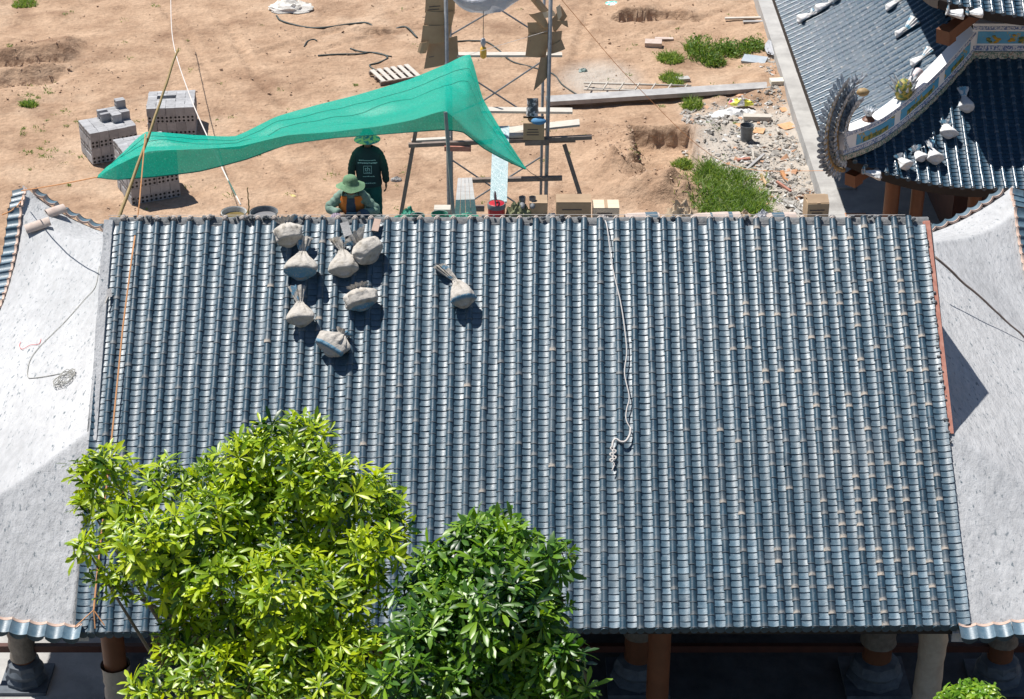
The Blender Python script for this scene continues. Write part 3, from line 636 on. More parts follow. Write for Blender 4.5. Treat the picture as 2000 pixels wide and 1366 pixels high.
for t in np.linspace(0, 1, 25):
    rr = R0 * (1 - t) + R1 * t; sag = .16 * math.sin(math.pi * t) * np.sin(np.linspace(0, math.pi, len(rr)))
    rr = rr.copy(); rr[:, 2] -= sag * .8; rr[:, 2] += (.075 * fbm(rr[:, 0] * 1.3 + t * 1.2, rr[:, 1] * 3.2 + rr[:, 0], 4) + .02 * np.abs(fbm(rr[:, 0] * .8 + t * 6, rr[:, 1] * 1.0 + t * 9, 3))) * math.sin(math.pi * t); rows.append(rr)
for t in (.25, .5, .75, 1): rr = R1 * (1 - t) + R2 * t; rows.append(rr)
rows = np.array(rows)
net = thing('shade_net', aty(600, 270, .6), 'green shade net stretched over the roof ridge between posts and scaffold', 'shade net')
b = MB(); b.grid(np.transpose(rows, (1, 0, 2))); b.build('net_sheet', M_net, net, smooth=60)
for k in (4, 8): b = MB(); b.tube(rows[k] + np.array([0, -.003, .003]), .0028, 4); b.build('net_seam', M_netd, net)
b = MB(); b.tube(rows[-1], .008, 5); b.build('net_hem', M_netd, net)
b = MB(); p = rows[0][-1]; b.tube(spline([p, aty(1040, 340, 2.6), aty(1062, 350, 6.4)], 5), .006, 4); b.build('tie_cord', M_wire, net)
b = MB(); p = aty(918, 107, 3.95); b.tube([p, aty(925, 104, 5), aty(1072, 60, 6.8)], .004, 4); b.build('tie_cord', M_rope, net)
b = MB(); b.tube(spline([aty(191, 346, 1.95), aty(120, 360, 3.5), aty(42, 373, 6.3)], 6), .011, 5); b.build('tie_rope', M_orope, net)
# post under the net and bamboo poles
b = MB(); b.bar(aty(870, 219, 1.5), aty(887, 440, 1.1), .048, .048); b.build('net_post', M_steelp, label='grey green square post holding up the middle of the shade net', cat='post')
def bamboo(name, a, c, r, label, m=M_bamboo, group=None):
    P = np.linspace(a, c, 26); P = P + .012 * np.array([[fbm(i * .3, r * 50, 2), 0, fbm(i * .3, 7, 2)] for i in range(26)]) * 1.5
    b = MB(); b.tube(P, np.linspace(r, r * .62, 26) * (1 + .07 * (np.arange(26) % 4 == 0)), 8); return b.build(name, m, label=label, cat='pole', group=group, smooth=180)
bamboo('bamboo_pole', aty(229, 436, .12), aty(348, 97, 2.6), .028, 'long leaning bamboo pole propping the left end of the shade net')
bamboo('bamboo_stick', aty(486, 430, .35), aty(484, 366, .35), .012, 'short upright bamboo stick between the two basins behind the ridge')
sk1 = lambda x, y, u=0., h=.05: (lambda p: p)(None)
def skirt_at(x, y, side, h=.0):                       # photo point on a cement side roof
    r = ray(x, y); lo, hi = 20., 45.
    for t in np.linspace(22, 42, 4000):
        p = CAM + r * t; u = (XL + .09 - p[0]) if side < 0 else (p[0] - XR + .09)
        if p[2] < float(skirt_z(max(u, 0), p[1])) + h: return p
    return CAM + r * 30
a, c = skirt_at(1826, 501, 1, .62), skirt_at(2010, 668, 1, .05)
bamboo('timber_pole', a, c + (c - a) * .12, .022, 'thin brown pole bridging from the tiled verge to the right cement roof', M_plankd)

sc_ = thing('scaffold_tower', (.0, 7.3, 0), 'steel scaffold tower with crossed braces and planks behind the hall', 'scaffold')
YF, YR = 6.75, 8.0
def post(x0, y0, x1, y1, Y, r=.027):
    a, c = aty(x0, y0, Y), aty(x1, y1, Y); dv = (c - a) / (c[2] - a[2]); b = MB(); b.tube([a, c + dv * (0 - c[2])], r, 8); b.build('standard', M_steel, sc_, smooth=180)
post(870, -60, 877, 420, YF, .036); post(1077, -60, 1066, 395, YF, .036); post(1064, -60, 1056, 395, YR); post(878, -60, 883, 420, YR)
for (x0, y0, x1, y1, Y) in ((880,69,962,21,YR),(975,18,1060,72,YR),(929,158,1056,240,YR),(941,199,1062,118,YR),(880,311,1005,395,YR),(926,390,1058,306,YR),(878,226,941,199,YR),(880,120,929,158,YR)):
    b = MB(); b.tube([aty(x0, y0, Y), aty(x1, y1, Y)], .016, 6); b.build('brace', M_steel, sc_)
for (x0, y0, x1, y1, Y, wd, th, m) in ((893,107,1098,107,YF+.3,.16,.04,M_plank),(940,215,1118,217,YF+.5,.20,.045,M_plank),(985,256,1132,240,YF+.2,.26,.04,M_plank),(990,264,1058,262,YF-.1,.2,.04,M_plank),
        (798,284,1156,268,YF-.2,.08,.07,M_plankd),(804,276,880,272,YF,.1,.06,M_plank),(868,289,920,290,YF-.25,.1,.09,M_rust),(1025,278,1072,277,YF-.25,.1,.1,M_plankd),(903,353,1098,348,YF-.1,.09,.07,M_plankd),(1060,276,1124,274,YF,.1,.05,M_plankd),(910,407,946,407,YF-.2,.12,.08,M_plankd),(848,408,880,408,YF-1,.2,.06,M_plank)):
    b = MB(); b.bar(aty(x0, y0, Y), aty(x1, y1, Y), wd, th); b.build('plank', m, sc_)
for (x0, y0, x1, y1) in ((812, 256, 783, 420), (1102, 282, 1136, 390)):
    a, c = aty(x0, y0, YF - .1), aty(x1, y1, YF - .4); b = MB(); b.bar(a, c + (c - a) * .9, .07, .06, up=(0, 1, 0)); b.build('trestle_leg', M_plankd, sc_)
b = MB(); P = [aty(963, 247, 6.2), aty(995, 246, 6.2), aty(990, 394, 4.2), aty(957, 393, 4.2)]
dn_ = nz(np.cross(P[1] - P[0], P[3] - P[0])) * .03; G = []
for t in np.linspace(0, 1, 24): G.append([P[0] * (1 - t) + P[3] * t, P[1] * (1 - t) + P[2] * t, P[1] * (1 - t) + P[2] * t + dn_, P[0] * (1 - t) + P[3] * t + dn_])
b.grid(G, close=True); b.f += [(0, 1, 2, 3), (92, 93, 94, 95)]; b.m += [0, 0]; b.build('wrapped_board', M_film, label='film wrapped long board leaning up against the scaffold', cat='board')
b = MB(); P = [aty(894, 348, 6.0), aty(922, 347, 6.0), aty(933, 430, .75), aty(886, 430, .75)]
for k in range(4):
    l = lambda t, e: (P[0] * (1 - t) + P[3] * t) * (1 - e) + (P[1] * (1 - t) + P[2] * t) * e
    q = MB(); e0, e1 = k / 4 + .01, (k + 1) / 4 - .01; u_ = np.array([0, 0, -.03])
    q.add([l(0, e0), l(0, e1), l(1, e1), l(1, e0), l(0, e0) + u_, l(0, e1) + u_, l(1, e1) + u_, l(1, e0) + u_], [(0, 1, 2, 3), (7, 6, 5, 4), (0, 4, 5, 1), (1, 5, 6, 2), (2, 6, 7, 3), (3, 7, 4, 0)])
    if k == 0: gp = thing('gangplank', P[3], 'grey gangplank of boards leading from the scaffold to the roof ridge', 'gangplank')
    q.build('board', M_plankg, gp)
# cardboard on the scaffold
def sheet(name, quads, Y, m, parent, bulge=.03):
    for iq, qd in enumerate(quads):
        Y = Y - .022
        p = [aty(*c, Y + (c[2] if len(c) > 2 else 0)) if len(c) == 2 else aty(c[0], c[1], Y + c[2]) for c in qd]; G = []
        for t in np.linspace(0, 1, 7): G.append([(p[0] * (1 - s_) + p[1] * s_) * (1 - t) + (p[3] * (1 - s_) + p[2] * s_) * t + np.array([0, -1, 0]) * bulge * math.sin(math.pi * s_) for s_ in np.linspace(0, 1, 6)])
        G = np.array(G); b = MB(); b.grid(G); G2 = G + np.array([0, .008, 0]); b.grid(G2[::-1]); b.grid([G[:, 0], G2[:, 0]]); b.grid([G[:, -1], G2[:, -1]]); b.grid([G[0], G2[0]]); b.grid([G[-1], G2[-1]]); b.build(name, m, parent, smooth=40)
cb = thing('cardboard_sheets', aty(850, 130, 6.6), 'tall flattened cardboard sheets tied to the left scaffold post', 'cardboard')
sheet('cardboard_panel', [[(833, -30), (890, -30), (888, 28), (830, 25)], [(832, 22), (888, 22), (876, 82), (826, 60)], [(826, 50), (880, 48), (872, 82), (822, 85)], [(820, 84), (842, 78), (832, 104), (815, 102)]], 6.95, M_card, cb, .05)
sheet('cardboard_panel', [[(838, 78), (893, 70), (896, 118), (828, 135)]], 7.0, M_cardd, cb, .05)
cb2 = thing('cardboard_boxes_flattened', aty(1050, 105, 6.6), 'opened cardboard boxes tied around the right scaffold post', 'cardboard')
sheet('cardboard_panel', [[(1030, 44), (1068, 40), (1072, 70), (1032, 66)], [(1032, 65), (1074, 66), (1066, 112), (1026, 110)], [(1036, 0), (1050, -6), (1076, 25), (1054, 22)], [(1032, 28), (1060, 22), (1072, 52), (1060, 54)]], 6.92, M_card, cb2, .04)
sheet('cardboard_panel', [[(1076, 40), (1096, 12), (1108, 32), (1082, 66)], [(1072, 62), (1098, 60), (1096, 80), (1074, 98)], [(1070, 92), (1097, 78), (1104, 96), (1075, 106)], [(1056, 112), (1074, 110), (1070, 150), (1042, 178)], [(1088, 40), (1108, 40), (1110, 54), (1094, 44)]], 6.88, M_cardd, cb2, .03)
sheet('cardboard_panel', [[(1058, 25), (1080, 20), (1086, 30), (1062, 36)], [(1086, 14), (1094, 8), (1098, 30), (1090, 42)]], 6.85, M_cardl, cb2, .02)
for qd in ([(1037, 74), (1062, 72)], [(1036, 80), (1061, 78)], [(1036, 86), (1060, 85)]):
    b = MB(); b.bar(aty(*qd[0], 6.86), aty(*qd[1], 6.86), .004, .02); b.build('printed_line', M_ink, cb2)
for qd in ([(838, 14), (860, 12)], [(836, 20), (858, 18)], [(838, 112), (848, 110)]):
    b = MB(); b.bar(aty(*qd[0], 6.88), aty(*qd[1], 6.88), .004, .016); b.build('printed_line', M_ink, cb)
# white plastic sheet bellied over the top, hanging drink bag
b = MB(); G = []
for s_ in np.linspace(0, 1, 20):
    x = 874 + 150 * s_; yb = -12 + 38 * np.interp(s_, [0, .12, .3, .5, .72, .85, 1], [0, .55, .95, 1.05, .85, .5, .2]) + 4 * fbm(s_ * 5, 1, 3)
    G.append([aty(x, -30 + (yb + 30) * t, 6.5 - .16 * math.sin(math.pi * t * .6) * math.sin(math.pi * s_) + .12 * fbm(s_ * 3, t * 3, 3)) for t in np.linspace(0, 1, 10)])
b.grid(G); b.build('plastic_sheet', M_poly, label='white plastic sheet bellying down between the scaffold tops', cat='sheet', smooth=180)
q = aty(944, 102, 6.3)
hb = thing('drink_bag', q, 'orange drink in a clear bag hanging by a cord from the scaffold', 'drink bag')
b = MB(); b.lathe([(.02, 0), (.055, .03), (.06, .12), (.05, .2), (.02, .22)], q - np.array([0, 0, .12]), 10); b.build('drink', mat('orange_drink', (.75, .42, .05), (.8, .5, .1), rough=.25), hb, smooth=180)
b = MB(); b.lathe([(.022, .1), (.05, .17), (.035, .24), (.01, .26)], q - np.array([0, 0, .0]), 8); b.build('bag_top', M_poly, hb, smooth=180)
b = MB(); b.tube([q + (0, 0, .25), aty(944, 22, 6.3)], .006, 5); b.build('cord', M_wire, hb)
# things on the scaffold planks
def carton(name, px0, px1, ytop, ybot, Y, dep, m, label, lines=2, rot=0., flap=False, parent=None, tilt=0.):
    a, c = aty(px0, ybot, Y), aty(px1, ybot, Y); tp_ = aty((px0 + px1) / 2, ytop, Y); wd = c[0] - a[0]; h = (tp_[2] - a[2]) * .93; ctr = np.array([(a[0] + c[0]) / 2, Y + dep / 2, a[2]])
    t = thing(name, ctr, label, 'carton'); R_ = rotz(rot); b = MB(); b.box(ctr + (0, 0, h / 2), (wd, dep, h), R_); o = b.build('box_body', m, t)
    w2, d2 = wd / 2, dep / 2
    for sgn in (-1, 1):
        b = MB(); an = random.uniform(.1, .5) if flap else .03
        b.box(ctr + R_ @ np.array([0, sgn * (d2 / 2 * math.cos(an) + (0 if not flap else .0)), h + .006 + d2 / 2 * math.sin(an)]), (wd, d2 * .98, .006), R_ @ rotx(-sgn * an if flap else 0)); b.build('flap', M_cardd if m is M_card else m, t)
    for k in range(lines):
        b = MB(); b.box(ctr + R_ @ np.array([-wd * .05, -d2 - .002, h * (.65 - .16 * k)]), (wd * random.uniform(.45, .7), .003, .018), R_); b.build('printed_line', M_ink, t)
    b = MB(); b.box(ctr + (0, 0, h + .012), (.05, dep, .002), R_); b.build('packing_tape', M_cardd, t)
    return t
carton('carton', 1022, 1063, 240, 274, 6.45, .35, M_card, 'brown carton sitting on the scaffold planks', 3, flap=True)
b = MB(); G = []
for i in range(10): G.append([aty(1040 + 10 * math.cos(a_) * (1 + .3 * vnoise(i, a_)), 228 - i * 4, 6.6 + .12 * math.sin(a_)) for a_ in np.linspace(0, 6.28, 10, endpoint=False)])
b.grid(G, close=True); b.build('wrapped_bundle', mat('black_white_wrap', (.05, .07, .09), (.6, .62, .64), scale=9, contrast=(.48, .55), rough=.4), label='black and white plastic wrapped bundle above the scaffold carton', cat='bundle', smooth=60)
b = MB(); b.ball(aty(1052, 237, 6.4), (.14, .1, .06), 10, 6); b.build('blue_cloth', mat('blue_cloth', (.04, .16, .34), (.1, .28, .45), scale=8), label='crumpled blue cloth lying on the scaffold carton', cat='cloth', smooth=180)

# ------------------------------------------------------------------ work platform behind the ridge and what stands there
PZ = RZ - .36
wp = thing('work_platform', (-.3, .8, PZ), 'plank walkway running behind the roof ridge', 'platform')
for k in range(2): b = MB(); b.box((-.3, .30 + k * .22, PZ - .025), (11.2, .21, .05)); b.build('plank', M_plankd, wp)
for x in (-5, -2.5, 0, 2.5, 5): b = MB(); b.box((x, .42, PZ - .12), (.08, .4, .14)); b.build('bearer', M_plankd, wp)
def basin(px0, px1, ytop, m, mi, label, liquid):
    a, c = aty(px0, ytop, .55), aty(px1, ytop, .55); r = (c[0] - a[0]) / 2; ctr = np.array([(a[0] + c[0]) / 2, .5, PZ]); h = a[2] - PZ + .02
    t = thing('basin', ctr, label, 'basin')
    b = MB(); b.lathe([(r * .72, 0), (r * .95, h * .9), (r * 1.03, h), (r * 1.03, h - .015), (r * .96, h - .01), (r * .9, h * .75)], ctr, 28, cap=False); b.build('tub', m, t, smooth=40)
    b = MB(); b.lathe([(.0, h * .74), (r * .93, h * .74)], ctr, 28, cap=False); b.build('contents', mi, t)
M_blackp = mat('dusty_black_plastic', (.10, .11, .12), (.22, .23, .24), rough=.6, scale=7)
basin(433, 482, 413, mat('pale_dirty_plastic', (.45, .45, .43), (.6, .6, .58), scale=5), mat('muddy_water', (.14, .10, .035), (.22, .17, .07), rough=.15, scale=9), 'pale round basin of muddy water behind the ridge', 1)
basin(489, 543, 413, M_blackp, mat('wet_grey_mortar', (.14, .14, .15), (.2, .2, .21), rough=.6, scale=9), 'dark round basin of grey mortar behind the ridge', 1)
# red cooler jug
q = np.array([aty(970, 430, .55)[0], .45, PZ]); t = thing('cooler_jug', q, 'red cooler jug with a black rimmed lid standing behind the ridge', 'cooler')
M_redp = mat('red_plastic', (.42, .012, .02), (.50, .02, .03), rough=.3, scale=4)
b = MB(); b.lathe([(.11, 0), (.118, .02), (.125, .3), (.128, .4)], q, 24); b.build('body', M_redp, t, smooth=50)
b = MB(); b.lathe([(.135, .4), (.138, .44), (.128, .47), (.118, .468)], q, 24, cap=False); b.build('rim', M_blackp, t, smooth=50)
b = MB(); b.lathe([(0, .474), (.10, .472), (.12, .462)], q, 24, cap=False); b.lathe([(.025, .47), (.025, .5), (.0, .5)], q, 10, cap=False); b.build('lid', M_redp, t, smooth=50)
b = MB(); b.tube(spline([q + (.0, -.13, .42), q + (-.03, -.06, .62), q + (-.02, .05, .62), q + (0, .13, .42)], 6), .012, 6); b.build('handle', M_blackp, t, smooth=180)
carton('carton', 1034, 1069, 396, 432, .5, .3, M_card, 'crumpled brown carton beside the khaki cloth behind the ridge', 0)
carton('carton', 1086, 1154, 394, 434, .5, .3, M_card, 'wide brown carton with a taped joint in the middle of the ridge', 1)
carton('carton', 1158, 1209, 406, 434, .5, .3, M_cardl, 'pale cream carton with small print behind the ridge', 1)
carton('carton', 1574, 1616, 396, 434, .5, .34, M_card, 'tall open brown carton standing right of the rubble behind the ridge', 2, flap=True, rot=.06)
def crumple(name, px_, py_, Y, sx, sy, sz, m, label, cat, seed=0, z=None, n=26):
    c = aty(px_, py_, Y) if z is None else atz(px_, py_, z); b = MB(); G = []
    for i in range(n // 2 + 1):
        t = math.pi * .5 * i / (n // 2); row = []
        for j in range(n):
            a_ = 2 * math.pi * j / n; k = 1 + .42 * fbm(math.cos(a_) * 2.2 + seed * 7, math.sin(a_) * 2.2 + t * 2.4, 4, .6); zz = math.cos(t) * (.55 + .9 * abs(fbm(math.cos(a_) * math.sin(t) * 2.5 + seed * 3, math.sin(a_) * math.sin(t) * 2.5, 4, .65)))
            row.append(c + np.array([sx * math.sin(t) * math.cos(a_) * k, sy * math.sin(t) * math.sin(a_) * k, sz * zz]))
        G.append(row)
    b.grid(G, close=True); return b.build(name, m, label=label, cat=cat, smooth=38)
M_khaki = mat('khaki_cloth', (.16, .17, .09), (.24, .25, .14), rough=.9, scale=8)
M_greencl = mat('green_net_cloth', (.02, .22, .15), (.08, .34, .24), rough=.7, scale=14)
M_tancl = mat('tan_sacking', (.42, .31, .20), (.54, .42, .29), rough=.9, scale=9)
crumple('khaki_cloth', 1012, 430, .5, .2, .14, .34, M_khaki, 'khaki cloth bundled between the red cooler and a carton', 'cloth', 1)
crumple('net_scrap', 905, 434, .45, .28, .14, .16, M_greencl, 'green net scrap heaped below the gangplank on the ridge', 'net scrap', 2)
crumple('net_scrap', 786, 436, .45, .2, .12, .14, M_greencl, 'green net scrap just right of the standing person', 'net scrap', 3)
crumple('tan_sack', 1333, 432, .5, .24, .16, .34, M_tancl, 'crumpled tan sacking behind the ridge near the spoil heap', 'sack', 4)
crumple('tan_sack', 1452, 434, .5, .14, .12, .22, M_tancl, 'small crumpled tan sacking in front of the green grass', 'sack', 5)
crumple('string_bundle', 1180, 434, .45, .17, .1, .12, M_rope, 'tangle of white string in front of the cream carton', 'string', 6)
def bucket(name, c, r, h, m, label, rt=1.22, handle=True, n=22):
    t = thing(name, c, label, 'bucket'); c = np.array(c)
    b = MB(); b.lathe([(r * .0, .012), (r * .98, .012), (r, 0), (r * rt, h), (r * rt * 1.06, h), (r * rt * 1.06, h - .03), (r * rt * .96, h - .03), (r * .95, .03)], c, n, cap=False); b.build('shell', m, t, smooth=40)
    if handle: b = MB(); b.tube(spline([c + (-r * rt, 0, h - .02), c + (-r, -r * .5, h + r * .5), c + (0, -r * .8, h + r * .9), c + (r, -r * .5, h + r * .5), c + (r * rt, 0, h - .02)], 5), .006, 5); b.build('handle', M_wireg, t)
    return t
M_greenp = mat('green_plastic', (.03, .22, .14), (.07, .32, .22), rough=.45, scale=5); M_tealp = mat('teal_plastic', (.0, .13, .11), (.02, .19, .16), rough=.45, scale=5)
bucket('bucket', (aty(859, 430, .55)[0], .45, PZ), .095, .30, M_greenp, 'light green bucket on the ridge left of the net post')
bucket('bucket', (aty(816, 430, .55)[0], .45, PZ), .085, .27, M_tealp, 'dark teal bucket on the ridge beside the bundled green netting')
crumple('net_roll', 800, 428, .52, .12, .1, .22, M_greencl, 'bundled green netting with a pink end beside the teal bucket', 'netting', 9)
def tile_stack(name, c, ax, n, label, r=.11, L=.24, m=None, step=.022, up=(0, 0, 1), par_cat='tiles'):
    t = thing(name, c, label, par_cat); ax = nz(ax); upv = nz(np.array(up, float)); x = nz(np.cross(ax, upv)); upv = np.cross(x, ax)
    for k in range(n):
        b = MB(); G = []; o = np.array(c) + ax * (k - n / 2) * step + upv * random.uniform(0, .02)
        for rr in (r, r - .014):
            G.append([o + x * rr * math.cos(a_) + upv * (rr * .9 * math.sin(a_)) + ax * (-L / 2) for a_ in np.linspace(0, math.pi, 9)]); G.append([o + x * rr * math.cos(a_) + upv * (rr * .9 * math.sin(a_)) + ax * (L / 2) for a_ in np.linspace(0, math.pi, 9)])
        b.grid([G[0], G[1]]); b.grid([G[3], G[2]]); b.grid([G[2], G[0]]); b.grid([G[1], G[3]])
        b.build('roof_tile', [M_rimp, M_tile][0] if random.random() < .8 else M_pan, t, smooth=40)
M_rimp = mat('pinkish_tile_back', (.46, .36, .31), (.58, .48, .42), rough=.9, scale=9)
for (px_, n, lb) in ((1256, 12, 'stack of pinkish roof tiles left of the tan sacking behind the ridge'), (1398, 20, 'long stack of pinkish roof tiles in front of the green grass'), (1526, 10, 'short stack of pinkish roof tiles left of the tall open carton')):
    c = aty(px_, 433, .45); tile_stack('tile_stack', (c[0], .45, RZ - .2), (1, .1, 0), n, lb, L=.18, r=.14, step=.03)
for (px_, py_, ax, n, lb) in ((78, 443, (1, .35, .25), 6, 'row of dusty roof tiles tumbled on the left cement roof corner'), (112, 416, (.8, .5, .1), 4, 'pair of dusty tile stacks leaning at the top of the left cement roof')):
    c = skirt_at(px_, py_, -1, .02); tile_stack('loose_tiles', c, ax, n, lb, step=.05, L=.2, r=.12)
crumple('grey_sack', 1076, 434, .42, .12, .1, .16, mat('grey_rag', (.3, .3, .3), (.45, .44, .42), scale=9), 'grey rag wedged between two cartons behind the ridge', 'rag', 21)
crumple('blue_rag', 1057, 434, .38, .14, .08, .09, mat('pale_blue_rag', (.25, .33, .40), (.4, .48, .54), scale=12), 'pale blue rag roll on the ridge before the brown carton', 'rag', 22)
crumple('paper_scrap', 1225, 436, .42, .16, .1, .10, mat('white_paper', (.6, .58, .55), (.72, .7, .68), scale=9), 'white paper scraps between the cream carton and the tile stack', 'paper', 23)
crumple('plastic_bag', 1490, 432, .45, .14, .1, .2, M_poly, 'white plastic bag between the tan sacking and the short tile stack', 'bag', 24)
q = aty(700, 432, .42); t = thing('tool_bag', q, 'dark tool bag right of the seated person', 'bag'); b = MB(); b.box((q[0] + .28, .42, PZ + .13), (.24, .14, .24)); b.build('bag_body', M_blackp, t); b = MB(); b.tube(spline([(q[0] + .2, .42, PZ + .25), (q[0] + .28, .42, PZ + .38), (q[0] + .36, .42, PZ + .25)], 5), .012, 6); b.build('handle', M_blackp, t)
# string line above the ridge
b = MB(); b.tube([aty(212, 421, .02), aty(1000, 419.5, .02), aty(1768, 420, .02)], .004, 4); b.build('string_line', M_rope, label='white mason string stretched level above the whole ridge', cat='string')
# ------------------------------------------------------------------ sacks
M_sack = mat('woven_sack', (.44, .405, .36), (.58, .545, .50), rough=.9, scale=7, bump=.022, bscale=14, dirt=(.13, .28, .40), spec=.2, large=(7, .48, .72, (.30, .265, .215)), fine=(30, .12))
M_sackw = mat('white_woven_sack', (.62, .62, .62), (.74, .74, .74), rough=.85, scale=6, bump=.022, bscale=14, dirt=(.16, .38, .52), spec=.2, large=(6, .52, .8, (.42, .40, .36)))
def sack(p, upv, nrm, Wd, Ln, neck, flare, label, m=None, bend=0., blue=(0, 0), seed=0, group=None, flat=.55, n=54, rd=0.):
    """p: bottom point on the surface; upv: along the surface from bag bottom to its neck; nrm: surface normal"""
    flat = flat * (.8 + .4 * ((seed * 7.3) % 1)); Wd = Wd * (.93 + .14 * ((seed * 3.7) % 1)); upv = nz(upv); nrm = nz(nrm); x = nz(np.cross(upv, nrm)); nrm = np.cross(x, upv); tot = Ln + flare; G = []; D = []
    K = 34
    for i in range(K + 1):
        s_ = i / K * tot
        if s_ < Ln:
            t = s_ / Ln; w_ = (Wd / 2) * (.55 + .45 * sstep(0, .16, t)) * (1 - (1 - 2 * neck / Wd) * sstep(.10 + .45 * rd, 1.12, t) ** .95) * (1 + .10 * rd * math.sin(math.pi * t))
            puck = .05 + .34 * sstep(.35, .95, t)
        else:
            t = (s_ - Ln) / flare; w_ = neck * (.8 + 1.5 * t ** .8); puck = .62
        hgt = w_ * (flat if s_ < Ln else .5) * (.7 + .3 * sstep(0, .2, s_ / Ln)); row = []
        off = bend * max(0, s_ - Ln * .9) ** 1.0
        for j in range(n):
            a_ = 2 * math.pi * j / n
            k = 1 + puck * .55 * math.sin(a_ * 11 + seed + 1.3 * fbm(a_, s_ * 6 + seed, 2)) * (1 if s_ >= Ln * .5 else .5) + .26 * fbm(math.cos(a_) * 1.4 + seed * 5, math.sin(a_) * 1.4 + s_ * 5, 4)
            xx = w_ * math.cos(a_) * k; zz = hgt * math.sin(a_) * k
            lift = hgt * .9 + .01
            row.append(np.array(p) + upv * (s_ + (.05 * Wd * math.cos(2 * a_) if i == 0 else 0)) + x * (xx + off) + nrm * (zz + lift)); 
            D.append(1. if (s_ > Ln * 1.05 and vnoise(a_ * 1.2 + seed, s_ * 12) > .66) or (blue[0] <= s_ / Ln <= blue[1] and blue[1] > 0) else 0.)
        G.append(row)
    b = MB(); b.grid(G, d=np.array(D), close=True); c0 = len(b.v); b.v.append(tuple(np.mean(G[0], axis=0) - upv * Wd * .03)); b.d.append(0); b.f += [(c0, (j + 1) % n, j) for j in range(n)]; b.m += [0] * n
    t = thing('sandbag', p, label, 'sack', group)
    b.build('bag', m or M_sack, t, smooth=60)
    tie = MB(); ctr = np.mean(G[int(K * Ln / tot)], axis=0); rr = neck * .95
    tie.tube([ctr + x * rr * math.cos(a_) + nrm * rr * .6 * math.sin(a_) for a_ in np.linspace(0, 2 * math.pi, 12)], .008, 5); tie.build('tie', M_wireg, t)
RN = np.array([0, -SA, CA]); RU = np.array([0, CA, SA])
def rdir(a): return RU * math.cos(a) + np.array([1., 0, 0]) * math.sin(a)
for (x, y, a, Wd, Ln, nk, fl, bl, be, lb) in (
    (568, 482, -.25, .40, .36, .06, .07, (0, 0), .3, 'rumpled dusty sack at the top left by the ridge of the tiled roof'),
    (586, 547, .05, .46, .44, .045, .22, (0, .16), 0, 'sack with a blue stripe along its bottom on the tiled roof'),
    (674, 541, -.12, .42, .43, .04, .18, (0, 0), -.3, 'white sack with tall neck between two others under the seated person'),
    (732, 510, -.75, .42, .36, .07, .13, (0, 0), .2, 'bulky sack with a blue and white crumpled mouth near the ridge'),
    (588, 638, -.08, .41, .37, .045, .24, (0, 0), -.12, 'white sack with a long ruffled neck below the blue striped one'),
    (710, 606, -.3, .42, .33, .06, .05, (0, .1), .3, 'squat sack with blue printed mouth right of the middle group'),
    (640, 694, .55, .40, .36, .05, .06, (.12, .25), .2, 'lowest sack of the group with blue lettering near its bottom'),
    (908, 601, -.28, .34, .45, .035, .28, (.12, .2), -.55, 'lone sack with a long neck bent to the left, right of the group')):
    sack(onroof(x, y, .07), rdir(a), RN, Wd, Ln, nk, fl, lb, rd=1. if x in (568, 732, 710, 640) else .25, bend=be, blue=bl, seed=x * .1, group='sandbags on the tiled roof')
def tn(x, y, f=low_z):
    return nz((-(float(f(x + .05, y)) - float(f(x - .05, y))) / .1, -(float(f(x, y + .05)) - float(f(x, y - .05))) / .1, 1))
def on_tem(px_, py_, f=low_z):
    r = ray(px_, py_)
    for t in np.linspace(36, 60, 5000):
        p = CAM + r * t
        if p[2] < float(f(p[0], p[1])) + .07: return p
up_z = lambda X, Y: low_z(X, Y, 8.75, 14.15, 6.35, .45, 2.6)
for (x, y, a, Wd, Ln, nk, fl, f, lb) in (
    (1888, 220, 0, .42, .40, .05, .22, low_z, 'white sack with long tied neck highest on the shaded front slope'),
    (1852, 271, .1, .40, .36, .05, .08, low_z, 'white sack at the right of the cluster on the shaded temple slope'),
    (1826, 321, .15, .42, .40, .04, .2, low_z, 'tall white sack leaning in the middle of the temple roof cluster'),
    (1801, 316, -.1, .36, .26, .06, .1, low_z, 'small white sack tucked left of the tall one on the temple roof'),
    (1771, 332, -.1, .34, .30, .05, .08, low_z, 'dull shaded sack near the temple eave left of the cluster'),
    (1718, 352, .1, .36, .36, .06, .06, low_z, 'sack nearest the painted ridge end on the temple eave'),
    (1560, 46, -.9, .36, .40, .06, .1, low_z, 'white sack at the very edge of the temple left slope'),
    (1595, 26, -.9, .34, .42, .06, .06, low_z, 'plump white sack second from the edge on the temple left slope'),
    (1628, 6, -.9, .3, .3, .06, .06, low_z, 'white sack cut by the top of the view on the temple left slope'),
    (1733, 22, -.9, .26, .40, .06, .25, low_z, 'slack dirty sack lying high on the temple left slope'),
    (1752, 74, -.8, .24, .3, .08, .30, low_z, 'empty looking sack midway up the temple left slope'),
    (1782, 130, -.8, .32, .32, .06, .25, low_z, 'white sack just above the painted ridge on the temple left slope'),
    (1880, 38, .2, .42, .32, .08, .05, up_z, 'shaded white sack at the corner of the upper temple eave'),
    (1917, 34, 0, .40, .28, .05, .06, up_z, 'bright white sack on the upper temple eave')):
    p = on_tem(x, y, f)
    if p is None: continue
    n_ = tn(p[0], p[1], f); e_ = np.array([1., 0, 0]) if a > -.7 else np.array([0, 1., 0]); g_ = nz(np.array([0, 0, 1]) - n_ * n_[2]); u_ = nz(g_ + np.cross(n_, g_) * (-a if a > -.7 else .3))
    sack(p, u_, n_, Wd, Ln, nk, fl, lb, m=M_sackw, seed=x * .13, group='sandbags on the neighbouring temple', n=28)
